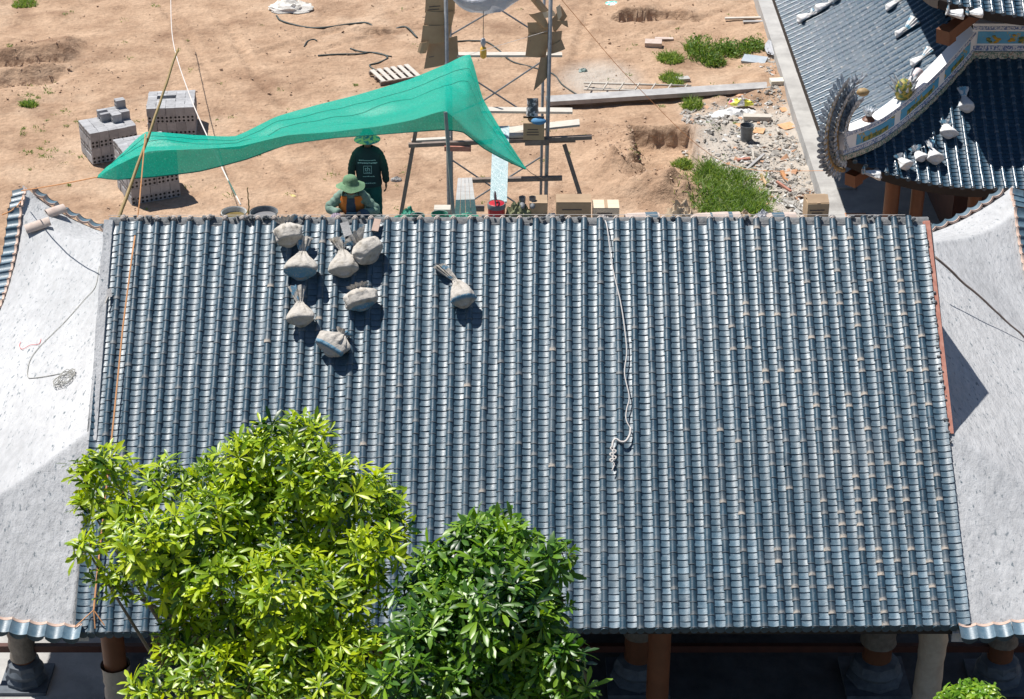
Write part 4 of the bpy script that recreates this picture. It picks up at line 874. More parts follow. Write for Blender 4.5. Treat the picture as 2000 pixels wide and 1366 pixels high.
# ------------------------------------------------------------------ ropes, cords, tools on the roofs
def cord(name, pts, r, m, label, cat='rope', n=7, sub=8): b = MB(); b.tube(spline(pts, sub), r, 6); return b.build(name, m, label=label, cat=cat, smooth=180)
rp = thing('knotted_rope', onroof(1225, 860, .05), 'white rope hanging down the tiles with a knotted end', 'rope')
b = MB(); b.tube(spline([aty(1180, 428, .12)] + [onroof(x, y, .085) for x, y in ((1186,445),(1196,520),(1212,590),(1221,650),(1224,690),(1220,730),(1229,775),(1224,800),(1223,820),(1232,838))], 8), .009, 6); b.build('line', M_rope, rp, smooth=180)
b = MB(); b.tube(spline([onroof(x, y, .09) for x, y in ((1232,836),(1230,850),(1222,862),(1212,863),(1204,858),(1198,862),(1196,873))], 6), .016, 7)
for k, (x, y) in enumerate(((1196,876),(1200,882),(1195,888),(1200,894),(1195,899))):
    c = onroof(x, y, .095); b.tube([c + .024 * np.array([math.cos(a_), math.sin(a_) * .7, math.sin(a_) * .6 + .2 * math.cos(2 * a_)]) for a_ in np.linspace(0, 6.6, 12)], .011, 6)
b.tube(spline([onroof(x, y, .09) for x, y in ((1196,900),(1200,908),(1195,920))], 4), .008, 6); b.build('knotted_end', M_rope, rp, smooth=180)
rb = thing('orange_ribbon', onroof(230, 700, .05), 'orange ribbon line pulled from the net down over the tiles to the eave', 'ribbon')
b = MB(); b.tube([aty(284, 262, 1.3), aty(272, 400, .25), aty(268, 432, .08)], .010, 5); b.build('upper_line', M_orope, rb)
b = MB(); b.tube([aty(268, 432, .08)] + [onroof(x, y, .12) for x, y in ((258,500),(240,640),(222,820),(205,980),(191,1110),(183,1192))], .012, 5); b.build('sloping_line', M_orope, rb)
for e in ((145, 1226), (186, 1228), (204, 1222)): b = MB(); b.tube([onroof(183, 1192, .12), onroof(*e, .06)], .008, 5); b.build('tail', M_orope, rb)
cord('orange_rope', [skirt_at(45, 385, -1, .04), skirt_at(36, 400, -1, .06), skirt_at(22, 412, -1, .08), skirt_at(4, 420, -1, .02)], .012, M_orope, 'orange rope knotted over the left cement roof corner')
cord('grey_rope', [skirt_at(x, y, -1, .02) for x, y in ((194,520),(186,560),(165,585),(130,625),(100,655),(75,680),(58,705),(54,735),(70,738),(120,730))], .007, M_wireg, 'grey rope laid across the left cement roof down to its coil')
b = MB(); c0 = skirt_at(126, 742, -1, .03); P = []
for k in range(150): a_ = k * .27; rr = .13 + .05 * math.sin(k * .7) + .02 * random.random(); P.append(c0 + np.array([rr * math.cos(a_) * .9, rr * math.sin(a_) * 1.2, .03 + .02 * math.sin(k * .9) - .45 * (-rr * math.cos(a_) * .9) * -1 * -1]))
b.tube(P, .006, 4); b.build('wire_coil', M_wireg, label='loose coil of grey wire on the left cement roof', cat='wire', smooth=180)
cord('red_string', [skirt_at(x, y, -1, .02) for x, y in ((80,662),(76,672),(60,674),(44,682),(38,676),(40,668))], .005, mat('red_string', (.7, .2, .2)), 'short red string curled on the left cement roof', 'string')
tr = thing('trowel', onroof(212, 580, .06), 'pointed trowel with pale handle lying on the leftmost tiles', 'trowel')
b = MB(); P = [onroof(x, y, .08) for x, y in ((209,566),(217,563),(219,580),(209,582))]; b.add(P + [p + RN * .006 for p in P], [(3, 2, 1, 0), (4, 5, 6, 7), (0, 1, 5, 4), (1, 2, 6, 5), (2, 3, 7, 6), (3, 0, 4, 7)]); b.build('blade', M_plankg, tr)
b = MB(); b.tube([onroof(211, 580, .09), onroof(206, 592, .1)], .012, 6); b.build('handle', M_plank, tr)
b = MB(); c = onroof(676, 448, .08); b.box(c, (.12, .24, .02), np.stack([nz((1, .1, 0)), RU, RN], 1) @ rotz(.3)); b.build('float_board', M_plankg, label='small grey plasterer float lying by the ridge above the sacks', cat='float')
b = MB(); c = onroof(735, 440, .08); b.box(c, (.1, .2, .02), np.stack([nz((1, .1, 0)), RU, RN], 1) @ rotz(-.2)); b.build('clay_tile', M_rim, label='unglazed clay tile piece leaning at the ridge', cat='tile')
# ------------------------------------------------------------------ block stacks on the ground
M_block = mat('grey_block', (.30, .30, .31), (.42, .42, .43), rough=.95, scale=9, rnd=.16, bump=.003, bscale=60)
M_hole = mat('block_hole', (.03, .03, .03), rough=1)
BW, BH, BL = .116, .215, .25
def block_mesh():
    b = MB(); hx, hy = BW / 2 * .965, BL / 2 * .975; bv = .006
    b.box((0, 0, BH / 2), (2 * hx, 2 * hy, BH * .985))
    b.cur = 1
    for sgn in (-1, 1):
        for zc in (BH * .27, BH * .73):
            o = [(.034 * math.cos(a_), sgn * (hy + .0008), zc + .034 * math.sin(a_)) for a_ in np.linspace(0, 2 * math.pi, 9)[:-1]]; b.add(o, [tuple(range(8)) if sgn < 0 else tuple(range(8))[::-1]])
    return b.mesh('brick', [M_block, M_hole])
blk = block_mesh()
def stack(label, corner, rz, nx, ny, layers, extra=(), holes=()):
    """footprint: nx blocks long (BL) by ny wide, odd layers turned"""
    c = np.array(corner, float); t = thing('block_stack', c, label, 'block stack', 'block stacks on the dirt yard'); R_ = rotz(rz); Wx, Wy = nx * BL, ny * BL
    def put(x, y, z, turn, j=.004):
        rr = R_ @ rotz((math.pi / 2 if turn else 0) + random.gauss(0, .012)); p = c + R_ @ np.array([x + random.gauss(0, j), y + random.gauss(0, j), z]); place(bpy.data.objects.new('brick', blk), frame(p, rr[:, 0], rr[:, 1], rr[:, 2]), t)
    for L in range(layers):
        turn = L % 2; kx = (nx, int(round(Wx / BW)))[1 - turn]; ky = (ny, int(round(Wy / BW)))[turn]
        for i in range(kx):
            for k in range(ky):
                edge_ = i in (0, kx - 1) or k in (0, ky - 1)
                if not (edge_ or L == layers - 1): continue
                x, y = (i + .5) * Wx / kx, (k + .5) * Wy / ky
                if L == layers - 1 and any(a0 <= x / Wx <= a1 and b0 <= y / Wy <= b1 for a0, a1, b0, b1 in holes): continue
                put(x, y, L * BH, turn)
    for (x, y, z, turn) in extra: put(x * Wx, y * Wy, z * BH, turn)
    for L in (layers - 2,):
        b = MB(); p = c + R_ @ np.array([Wx / 2, Wy / 2, (layers - 1) * BH / 2]); b.box(p, (Wx - .2, Wy - .2, (layers - 1) * BH - .01), R_); b.build('core', M_block, t)
g = lambda x, y: atz(x, y, 0)
stack('stepped grey block stack farthest left on the dirt yard', g(182, 322), RAD(28), 5, 4, 4, extra=[(.7 + .2 * i, .56 + .093 * k, 4, 1) for i in range(2) for k in range(5)] + [(.5, .56 + .093 * k, 4, 1) for k in (1, 4)] + [(.7, .46, 4, 1), (.9, .93, 5, 1), (.9, .84, 5, 1)], holes=())
stack('tallest grey block stack half covered by the end of the green net', g(258, 402), RAD(26), 5, 5, 6, holes=((.25, .9, .35, .5),))
stack('grey block stack with a gap in its top behind the bamboo pole', g(291, 272), RAD(6), 5, 5, 4, holes=((.28, .5, .55, .75),))
# ------------------------------------------------------------------ ground clutter
def zg(x, y): p = atz(x, y, 0.); return np.array([p[0], p[1], gzf(p[0], p[1])])
pl = thing('wooden_pallet', zg(770, 160), 'wooden pallet lying on the dirt beside the green net', 'pallet'); R_ = rotz(.42); c = zg(772, 152)
for k in range(6): b = MB(); b.box(c + R_ @ np.array([(k - 2.5) * .21, 0, .15]), (.13, 1.0, .025), R_); b.build('slat', M_plank, pl)
for k in (-1, 0, 1): b = MB(); b.box(c + R_ @ np.array([0, k * .44, .085]), (1.25, .09, .1), R_); b.build('bearer', M_plankd, pl)
b = MB(); a, e = zg(1068, 208), zg(1500, 180); a[2] = e[2] = .16; b.bar(a, e, .45, .12); b.build('cement_beam', M_plankg, label='long flat grey cement stained plank lying on the dirt', cat='plank')
la = thing('bamboo_ladder', zg(1250, 180), 'bamboo ladder lying on the dirt behind the long plank', 'ladder')
for (y0, y1) in ((170, 176), (183, 186)): b = MB(); a, e = zg(1140, y0), zg(1350, y1); a[2] = e[2] = .12; b.tube([a, e], .03, 6); b.build('rail', M_plank, la, smooth=180)
for k in range(7): x = 1150 + k * 31; b = MB(); a, e = zg(x + 6, 169 + k * .9), zg(x - 4, 185 + k * .5); a[2] = e[2] = .14; b.tube([a, e], .026, 6); b.build('rung', M_plank, la, smooth=180)
bucket('bucket', zg(1457, 281) - np.array([0, 0, .01]), .145, .44, M_blackp, 'dusty black bucket standing on the rubble', 1.2, False, 26)
def slab(name, px_, py_, sx, sy, sz, rz, m, label, cat, tilt=0., z=0.):
    c = zg(px_, py_); b = MB(); b.box(c + (0, 0, sz / 2 + .02 + z), (sx, sy, sz), rotz(rz) @ rotx(tilt)); return b.build(name, m, label=label, cat=cat)
M_orng = mat('orange_clay_sheet', (.58, .30, .15), (.66, .40, .23), rough=.9, scale=5)
slab('foam_board', 1478, 240, .75, .24, .14, -.05, M_plank, 'pale thick board lying just behind the black bucket', 'board')
slab('clay_sheet', 1537, 254, .42, .36, .02, .5, M_orng, 'largest flat orange clay sheet right of the pale board', 'clay sheet', .05)
slab('clay_sheet', 1482, 263, .28, .34, .02, -.3, M_orng, 'orange clay sheet right behind the black bucket', 'clay sheet', .04)
slab('clay_sheet', 1443, 255, .18, .3, .02, .1, M_orng, 'orange clay piece peeking out left of the black bucket', 'clay sheet', .04)
slab('clay_sheet', 1530, 223, .18, .2, .02, .3, M_orng, 'small orange clay piece above the pale board', 'clay sheet', .2)
slab('clay_sheet', 1563, 238, .10, .55, .02, -.25, M_orng, 'narrow upright orange clay piece by the plinth', 'clay sheet', .5)
slab('timber_offcut', 1534, 356, .09, .62, .06, .25, mat('orange_timber', (.50, .22, .09), (.58, .3, .14), scale=6), 'orange timber offcut lying across the lower rubble', 'offcut', .3)
slab('timber_offcut', 1491, 363, .06, .5, .05, .2, mat('tan_timber', (.52, .34, .19), (.6, .42, .25), scale=6), 'tan timber offcut right of the tall grass', 'offcut', .2)
slab('timber_offcut', 1475, 325, .07, .95, .04, -.6, M_plankg, 'grey batten lying diagonally above the tall grass', 'offcut', .1)
slab('timber_offcut', 1470, 310, .05, .4, .05, .02, M_plank, 'short pale stake in the rubble above the grass', 'offcut', .3)
slab('timber_offcut', 1478, 352, .62, .06, .04, -.15, M_plank, 'pale stick lying level right of the tall grass', 'offcut')
slab('timber_offcut', 1505, 380, .62, .07, .04, .2, M_plank, 'pale stick lowest in the rubble by the tall grass', 'offcut')
slab('timber_offcut', 1530, 375, .07, .5, .05, .7, M_rust, 'rust brown offcut under the orange timber', 'offcut', .2)
slab('timber_offcut', 1452, 318, .36, .08, .06, .3, M_rust, 'reddish offcut at the top edge of the tall grass', 'offcut')
slab('timber_offcut', 1518, 265, .05, .3, .05, .05, M_plank, 'short pale stick below the pale thick board', 'offcut')
slab('timber_offcut', 1455, 45, 1.25, .12, .05, .06, M_plank, 'long pale plank near the top of the dirt yard', 'plank')
slab('timber_offcut', 1470, 56, .6, .12, .05, .05, M_plankg, 'shorter grey plank under the long pale one at top', 'plank')
slab('stone_plate', 1297, 78, .55, .16, .05, -.05, M_rimp, 'pinkish flat slab above the small shrubs', 'slab')
slab('concrete_lump', 1276, 90, .5, .28, .16, -.1, M_rimp, 'broken tan concrete lump left of the far shrub', 'rubble', .15)
slab('concrete_lump', 1334, 158, .36, .24, .08, .2, M_concg, 'pale concrete lump behind the long grey plank', 'rubble')
slab('cement_plate', 1473, 128, .7, .42, .06, -.35, mat('blue_grey_plate', (.30, .35, .40), (.42, .46, .5), scale=4), 'blue grey cement plate tilted by the plinth', 'slab', .15)
slab('foam_block', 1520, 180, .5, .3, .12, .1, mat('cream_foam', (.62, .58, .48), (.7, .66, .56), scale=6), 'cream foam block at the right end of the long plank', 'block')
crumple('white_sacking', 1440, 228, 0, .62, .38, .26, M_sackw, 'heap of white sacking on the rubble', 'sacking', 11, z=0.)
crumple('printed_sack', 1447, 204, 0, .34, .16, .22, mat('yellow_pink_print', (.72, .70, .10), (.80, .76, .74), scale=3.2, contrast=(.46, .50), detail=1, c3=(.70, .16, .32), s3=2.6, k3=(.60, .62)), 'yellow and pink printed sack on top of the white sacking', 'sack', 12, z=0.2)
crumple('white_tarp', 565, 18, 0, .75, .4, .34, mat('dirty_white_tarp', (.62, .58, .52), (.74, .71, .66), scale=5, bump=.02, bscale=8), 'dirty white tarpaulin lying at the top of the dirt yard', 'tarp', 13, z=0.)
crumple('plastic_litter', 1197, 9, 0, .26, .24, .10, mat('white_green_litter', (.70, .74, .76), (.1, .5, .42), scale=6, contrast=(.5, .56)), 'white and green litter near the top of the dirt yard', 'litter', 14, z=0.)
crumple('plastic_litter', 1262, 274, 0, .2, .12, .06, mat('pinkish_litter', (.72, .66, .66), (.6, .5, .5), scale=9), 'pale plastic litter lying in the pit', 'litter', 15, z=-.55)
crumple('net_scrap', 1139, 140, 0, .12, .12, .12, mat('grey_green_scrap', (.12, .2, .18), (.4, .45, .42), scale=12), 'small grey green scrap on the dirt right of the scaffold', 'scrap', 16, z=0.)
crumple('plastic_litter', 570, 384, 0, .09, .08, .05, mat('yellow_litter', (.75, .62, .25)), 'yellow scrap on the dirt left of the seated person', 'litter', 17, z=0.)
crumple('stone', 774, 353, 0, .14, .09, .12, M_concg, 'grey stone on the dirt right of the standing person', 'stone', 18, z=0.)
crumple('white_film', 1512, 95, 0, .25, .75, .16, M_poly, 'white plastic film strewn down the plinth corner', 'film', 19, z=.25)
cord('hose', [zg(x, y) + (0, 0, .02) for x, y in ((540,32),(552,42),(600,53),(640,55),(690,48),(720,52),(745,60),(790,58),(815,76))], .03, M_wire, 'long dark hose curving over the far dirt', 'hose')
cord('hose', [zg(x, y) + (0, 0, .02) for x, y in ((621,112),(660,110),(704,109),(722,105),(745,107),(757,115),(740,125),(722,130),(735,138),(755,141))], .026, M_wire, 'short dark hose kinked beside the pallet', 'hose')
cord('hose', [zg(x, y) + (0, 0, .02) for x, y in ((594,92),(600,82),(612,78),(619,80))], .02, M_wire, 'small arc of dark pipe on the dirt', 'hose')
cord('hose', [zg(x, y) + (0, 0, .02) for x, y in ((684,97),(705,103),(735,106),(765,112))], .022, M_wire, 'thin dark hose end lying over the short hose', 'hose')
cord('hose', [zg(x, y) + (0, 0, .02) for x, y in ((893,83),(920,81),(950,84),(975,98),(1000,120),(1040,130),(1080,145),(1100,170),(1135,190))], .022, M_wire, 'dark cable running behind the scaffold to the long plank', 'cable')
cord('guy_rope', [aty(333, -20, 30), aty(338, 80, 22), aty(372, 190, 12), aty(430, 320, 4), aty(470, 400, .8)], .012, M_rope, 'pale guy rope slanting across the yard to the basin')
cord('guy_rope', [aty(1092, -6, 9), aty(1250, 175, 14), aty(1420, 320, 16), aty(1640, 335, 13)], .006, M_orope, 'thin yellow line running from the scaffold to the temple', sub=6)
# ------------------------------------------------------------------ people
def soft(o, vox=.016, it=4):
    m = o.modifiers.new('Remesh', 'REMESH'); m.mode = 'VOXEL'; m.voxel_size = vox; m.use_smooth_shade = True
    m = o.modifiers.new('Smooth', 'SMOOTH'); m.iterations = it; m.factor = .5; return o
M_skin = mat('skin', (.20, .115, .075), (.25, .145, .095), rough=.6, scale=9)
M_vest = mat('dark_vest', (.008, .028, .034), (.015, .04, .046), rough=.85, scale=6, bump=.006, bscale=20)
M_sleeve = mat('dark_green_sleeve', (.012, .035, .030), (.025, .06, .05), rough=.9, scale=9, bump=.01, bscale=22)
M_trous = mat('teal_trousers', (.005, .075, .07), (.012, .11, .10), rough=.9, scale=6, bump=.01, bscale=14)
M_jack = mat('sage_jacket', (.13, .22, .17), (.22, .32, .26), rough=.9, scale=8, bump=.012, bscale=18)
M_orv = mat('orange_vest', (.62, .17, .02), (.72, .23, .04), rough=.8, scale=8)
M_hat = mat('green_hat', (.10, .21, .11), (.18, .30, .17), rough=.9, scale=18, bump=.006, bscale=60)
M_blue = mat('blue_trousers', (.03, .055, .085), (.06, .10, .14), rough=.9, scale=8)
M_strp = mat('purple_striped_cloth', (.10, .06, .12), (.42, .36, .42), rough=.9, scale=16, contrast=(.46, .54), stretch=((7, .6, .6), (0, RAD(35), 0)))
M_glove = mat('work_glove', (.28, .20, .14), (.38, .28, .20), rough=.9, scale=12)
M_print = mat('pale_print', (.30, .52, .50), (.42, .62, .60), rough=.7, scale=9)
def A(*p): return np.array(p, float)
def hand(b, wrist, d, palm, side, r=.011):
    """wrist point, d: towards the fingers, palm: palm normal, side: thumb side"""
    d = nz(d); palm = nz(palm - d * (palm @ d)); side = nz(side - d * (side @ d)); c = wrist + d * .05
    b.ball(c, (.042, .05, .02), 10, 6, np.stack([side, d, palm], 1))
    for k, (o, L) in enumerate(((.03, .075), (.010, .085), (-.011, .08), (-.031, .062))):
        q = wrist + d * .085 + side * o; b.tube([q - d * .02, q + d * L * .45 + palm * .008, q + d * L * .8 + palm * .028, q + d * L * .95 + palm * .05], [r, r, r * .9, r * .75], 6)
    q = wrist + d * .03 + side * .035; b.tube([q, q + side * .03 + d * .03, q + side * .04 + d * .06 + palm * .015], [r * 1.15, r * 1.05, r * .8], 6)
# --- standing, seen from behind
zS = RZ - 1.09; xS = float(aty(722, 400, 2.0)[0]); O = A(xS, 2.0, zS)
per = thing('person', O, 'person standing under the net in a dark printed vest and teal trousers, seen from behind', 'person')
b = MB()
b.ball(O + (0, .02, 1.55), (.078, .095, .115), 14, 10); b.tube([O + (0, 0, 1.36), O + (0, .01, 1.5)], [.062, .055], 10)
b.tube([O + (0, 0, .84), O + (0, 0, 1.05), O + (0, -.01, 1.3), O + (0, 0, 1.4)], [.11, .11, .105, .055], 12)
for sg in (-1, 1):
    b.tube([O + (sg * .10, 0, .86), O + (sg * .11, .01, .48), O + (sg * .115, 0, .08)], [.08, .06, .045], 10); b.ball(O + (sg * .115, .06, .04), (.045, .12, .04), 8, 6)
    sh, el, wr = O + (sg * .19, 0, 1.35), O + (sg * .25, -.02, 1.07), O + (sg * .265, .03, .82)
    b.tube([O + (sg * .06, 0, 1.33), sh - A(0, 0, .03), el, wr], [.035, .045, .04, .03], 10); hand(b, wr, A(sg * .02, .04, -1), A(-sg, .2, 0), A(0, 1, 0))
    b.ball(O + (sg * .08, .02, 1.55), (.014, .02, .03), 6, 5)
b.ball(O + (0, .115, 1.54), (.016, .022, .024), 6, 5)
soft(b.build('body', M_skin, per), .012, 2)
v = MB()
def ring(z, rx, ry, y=0.): return [O + A(rx * math.cos(a_) * (1 + .03 * math.sin(3 * a_ + z * 9)), y + ry * math.sin(a_), z) for a_ in np.linspace(0, 2 * math.pi, 28, endpoint=False)]
v.grid([ring(.80, .20, .14), ring(.84, .205, .145), ring(.95, .19, .14), ring(1.1, .205, .14), ring(1.25, .225, .145), ring(1.34, .235, .13), ring(1.405, .18, .105), ring(1.45, .085, .075)], close=True); vs_ = v.build('vest', M_vest, per, smooth=60)
for sg in (-1, 1):
    q = MB(); sh, el, wr = O + (sg * .165, 0, 1.315), O + (sg * .255, -.03, 1.07), O + (sg * .268, .03, .85)
    P = spline([sh, (sh + el) / 2 + (sg * .012, 0, 0), el, wr], 6); q.tube(P, [.078 - .026 * i / (len(P) - 1) + .004 * math.sin(i * 2.3) for i in range(len(P))], 14); q.build('sleeve', M_sleeve, per, smooth=180)
t_ = MB()
for sg in (-1, 1):
    P = spline([O + (sg * .09, 0, .88), O + (sg * .105, .0, .6), O + (sg * .112, .01, .35), O + (sg * .115, 0, .05)], 6); t_.tube(P, [.108 - .03 * i / (len(P) - 1) + .004 * math.sin(i * 1.9) for i in range(len(P))], 14)
t_.ball(O + (0, 0, .84), (.185, .13, .1), 14, 8); soft(t_.build('trousers', M_trous, per), .018, 3)
h = MB(); h.lathe([(.0, .13), (.07, .125), (.105, .07), (.112, .02), (.20, -.02), (.205, -.03), (.11, .0)], O + (0, .01, 1.58), 24, cap=False); h.build('hat', mat('printed_sun_hat', (.03, .18, .24), (.55, .52, .22), rough=.8, scale=14, contrast=(.45, .55)), per, smooth=60)
# print on the vest back (emblem, text bands)
def dash(x0, x1, z, hgt, nm='print_band', gap=True, y=-.147):
    b = MB(); x = x0
    while x < x1:
        w_ = random.uniform(.012, .03) if gap else (x1 - x0); w_ = min(w_, x1 - x); yy = y + .5 * max(0, abs((x + w_ / 2)) - .06) ** 2 * 4
        b.box(O + (x + w_ / 2, yy, z + (random.uniform(-.003, .003) if gap else 0)), (w_, .004, hgt * (random.uniform(.6, 1) if gap else 1))); x += w_ + (.006 if gap else 1)
    b.build(nm, M_print, vs_)
dash(-.13, .13, 1.27, .016); dash(-.15, .15, 1.225, .022, gap=True); dash(-.075, .105, 1.0, .014); dash(-.12, .12, .885, .012)
for q in ((-.06, .0655, 1.175, .006), (-.06, .0655, 1.05, .006)): dash(*q, nm='emblem_frame', gap=False)
for x in (-.06, .06): b = MB(); b.box(O + (x, -.147, 1.1125), (.006, .004, .128)); b.build('emblem_frame', M_print, vs_)
def text(body, loc, size, m, parent, R_=None, name='lettering'):
    cu = bpy.data.curves.new(name, 'FONT'); cu.body = body; cu.size = size; cu.extrude = .002; cu.align_x = 'CENTER'; cu.align_y = 'CENTER'
    ob = bpy.data.objects.new(name, cu); C.objects.link(ob); dg = bpy.context.evaluated_depsgraph_get(); me = bpy.data.meshes.new_from_object(ob.evaluated_get(dg)); bpy.data.objects.remove(ob); bpy.data.curves.remove(cu)
    me.materials.clear(); me.materials.append(m); R_ = R_ if R_ is not None else np.stack([A(1, 0, 0), A(0, 0, 1), A(0, -1, 0)], 1)
    return place(bpy.data.objects.new(name, me), frame(loc, R_[:, 0], R_[:, 1], R_[:, 2]), parent)
text('th', O + (0, -.148, 1.122), .105, M_print, vs_); dash(-.035, .04, 1.068, .010)
# --- seated, facing the camera
xQ = float(aty(684, 400, .2)[0]); Q = A(xQ, .5, RZ - .19)
pe2 = thing('person', Q, 'person in a green sun hat and orange vest crouched behind the ridge working', 'person')
b = MB(); hd = Q + (.0, -.12, .60)
b.ball(hd, (.078, .095, .115), 14, 10, rotx(.5)); b.tube([Q + (0, -.06, .42), hd + (0, .02, -.06)], [.062, .055], 10); b.ball(hd + (0, -.10, -.02), (.017, .024, .024), 6, 5); b.ball(hd + (0, -.085, -.065), (.03, .014, .01), 6, 5)
for sg in (-1, 1): b.ball(hd + (sg * .079, 0, 0), (.014, .02, .03), 6, 5); b.ball(hd + (sg * .032, -.086, .012), (.014, .01, .009), 6, 5)
b.tube([Q + (0, .02, .06), Q + (0, 0, .22), Q + (0, -.04, .4)], [.13, .125, .12], 12)
armL = [Q + (-.17, -.03, .40), Q + (-.33, -.10, .24), Q + (-.12, -.27, .20)]; armR = [Q + (.17, -.03, .40), Q + (.36, -.10, .20), Q + (.13, -.31, .24)]
for ar in (armL, armR): b.tube(ar, [.05, .042, .03], 10)
hand(b, armL[2], A(.5, -.4, -.5), A(.3, .4, -.8), A(.6, .4, .2)); hand(b, armR[2], A(-.9, -.2, -.35), A(0, .1, -1), A(0, -.8, .2))
legL = [Q + (-.09, 0, .04), Q + (-.22, -.28, .14), Q + (-.34, -.34, -.12)]; legR = [Q + (.09, 0, .04), Q + (.20, -.30, .20), Q + (.16, -.30, -.12)]
for lg in (legL, legR): b.tube(lg, [.08, .06, .045], 10); b.ball(lg[2] + (0, -.04, -.03), (.045, .10, .035), 8, 6)
soft(b.build('body', M_skin, pe2), .012, 2)
j = MB(); ringq = lambda z, rx, ry, y: [Q + A(rx * math.cos(a_), y + ry * math.sin(a_), z) for a_ in np.linspace(0, 2 * math.pi, 24, endpoint=False)]
j.grid([ringq(.0, .20, .16, .02), ringq(.1, .20, .16, .01), ringq(.25, .205, .155, -.01), ringq(.36, .215, .14, -.04), ringq(.43, .15, .1, -.05), ringq(.47, .08, .07, -.06)], close=True); jk = j.build('jacket', M_jack, pe2, smooth=60)
for ar in (armL, armR):
    q = MB(); P = spline([ar[0] - (ar[0] - Q - A(0, -.03, .4)) * .25, ar[0], (ar[0] + ar[1]) / 2, ar[1], ar[1] * .25 + ar[2] * .75], 6); q.tube(P, [.088 - .026 * i / (len(P) - 1) + .007 * math.sin(i * 1.7) for i in range(len(P))], 14); q.build('jacket_sleeve', M_jack, pe2, smooth=180)
for sg in (-1, 1):
    q = MB(); G = []
    for z, y in ((.44, -.155), (.36, -.19), (.25, -.18), (.12, -.165)): G.append([Q + (sg * .055 * (1 + (.44 - z)), y, z), Q + (sg * .12, y + .02, z), Q + (sg * .185, y + .09, z)])
    q.grid(G); q.grid([[Q + (sg * .06, -.15, .445), Q + (sg * .16, -.1, .425)], [Q + (sg * .07, .0, .475), Q + (sg * .17, .0, .44)]]); q.build('vest_panel', M_orv, pe2, smooth=60)
q = MB(); q.grid([[Q + (-.055, -.17, .42), Q + (.055, -.17, .42)], [Q + (-.07, -.2, .3), Q + (.07, -.2, .3)], [Q + (-.07, -.19, .12), Q + (.07, -.19, .12)]]); q.build('shirt_front', M_blue, pe2)
for lg, m in ((legL, M_strp), (legR, M_blue)):
    q = MB(); P = spline([lg[0], (lg[0] + lg[1]) / 2, lg[1], lg[1] * .15 + lg[2] * .85], 6); q.tube(P, [.115 - .035 * i / (len(P) - 1) for i in range(len(P))], 14); q.build('trouser_leg', m, pe2, smooth=180)
h = MB(); hc = hd + (0, -.01, .055); G = []
for rr, zz in ((0.001, .125), (.05, .122), (.09, .10), (.108, .06), (.115, .01), (.16, -.015), (.205, -.045), (.215, -.05)): G.append([hc + rotx(-.02) @ A(rr * math.cos(a_), rr * math.sin(a_), zz + (.018 * math.sin(2 * a_ + .6) + .008 * math.sin(5 * a_)) * (rr > .12) * rr / .2) for a_ in np.linspace(0, 2 * math.pi, 30, endpoint=False)])
h.grid(G, close=True); h.build('sun_hat', M_hat, pe2, smooth=60)
for ar in (armL, armR): q = MB(); q.ball(ar[2], (.04, .045, .04), 8, 6); q.build('glove_cuff', M_glove, pe2, smooth=180)
q = MB(); c = Q + (.10, -.36, .10); G = []
for z, k in ((.0, .8), (.14, 1.0), (.15, 1.02)): G.append([c + A(.16 * k * sx, .09 * k * sy, z) for sx, sy in ((-1, -1), (1, -1), (1, 1), (-1, 1))])
q.grid(G, close=True); q.f += [(0, 1, 2, 3)[::-1]]; q.m += [0]; q.build('tool_tub', mat('blue_grey_tub', (.10, .22, .27), (.18, .32, .37), rough=.5, scale=6), label='blue grey plastic tub held on the ridge before the seated person', cat='tub')
bt = thing('boots', aty(1032, 396, .5), 'pair of dark boots standing behind the khaki cloth', 'boots')
for x in (1020, 1040): c = aty(x, 402, .55); q = MB(); q.ball(c + (0, -.02, .02), (.045, .11, .045), 10, 6); q.lathe([(.045, .02), (.05, .1), (.052, .12)], c + (0, .05, 0), 12, cap=False); q.build('boot', M_blackp, bt, smooth=60)
# ------------------------------------------------------------------ trees
def leafmat(name, dark, light, trans, rough=.34):
    m = mat(name, dark, rough=rough, trans=trans, spec=.6); N = m.node_tree.nodes; L = m.node_tree.links; bs = N['Principled BSDF']; tr = [n for n in N if n.type == 'BSDF_TRANSLUCENT'][0]
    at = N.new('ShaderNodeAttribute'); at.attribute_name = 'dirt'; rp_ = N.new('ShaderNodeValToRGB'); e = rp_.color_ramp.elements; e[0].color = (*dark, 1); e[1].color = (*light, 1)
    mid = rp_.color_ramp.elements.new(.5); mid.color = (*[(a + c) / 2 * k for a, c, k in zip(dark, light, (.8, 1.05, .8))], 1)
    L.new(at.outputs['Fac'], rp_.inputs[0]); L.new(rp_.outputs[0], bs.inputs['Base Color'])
    h = N.new('ShaderNodeHueSaturation'); h.inputs['Value'].default_value = 1.25; h.inputs['Saturation'].default_value = 1.1; h.inputs['Hue'].default_value = .49; L.new(rp_.outputs[0], h.inputs['Color']); L.new(h.outputs[0], tr.inputs[0]); return m
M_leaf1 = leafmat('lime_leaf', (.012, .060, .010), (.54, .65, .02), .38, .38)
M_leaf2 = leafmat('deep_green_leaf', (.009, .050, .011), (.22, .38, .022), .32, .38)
M_leaf3 = leafmat('light_lime_leaf', (.10, .22, .02), (.36, .50, .04), .45)
M_bark = mat('bark', (.16, .13, .10), (.26, .22, .17), rough=.9, scale=12, bump=.01)
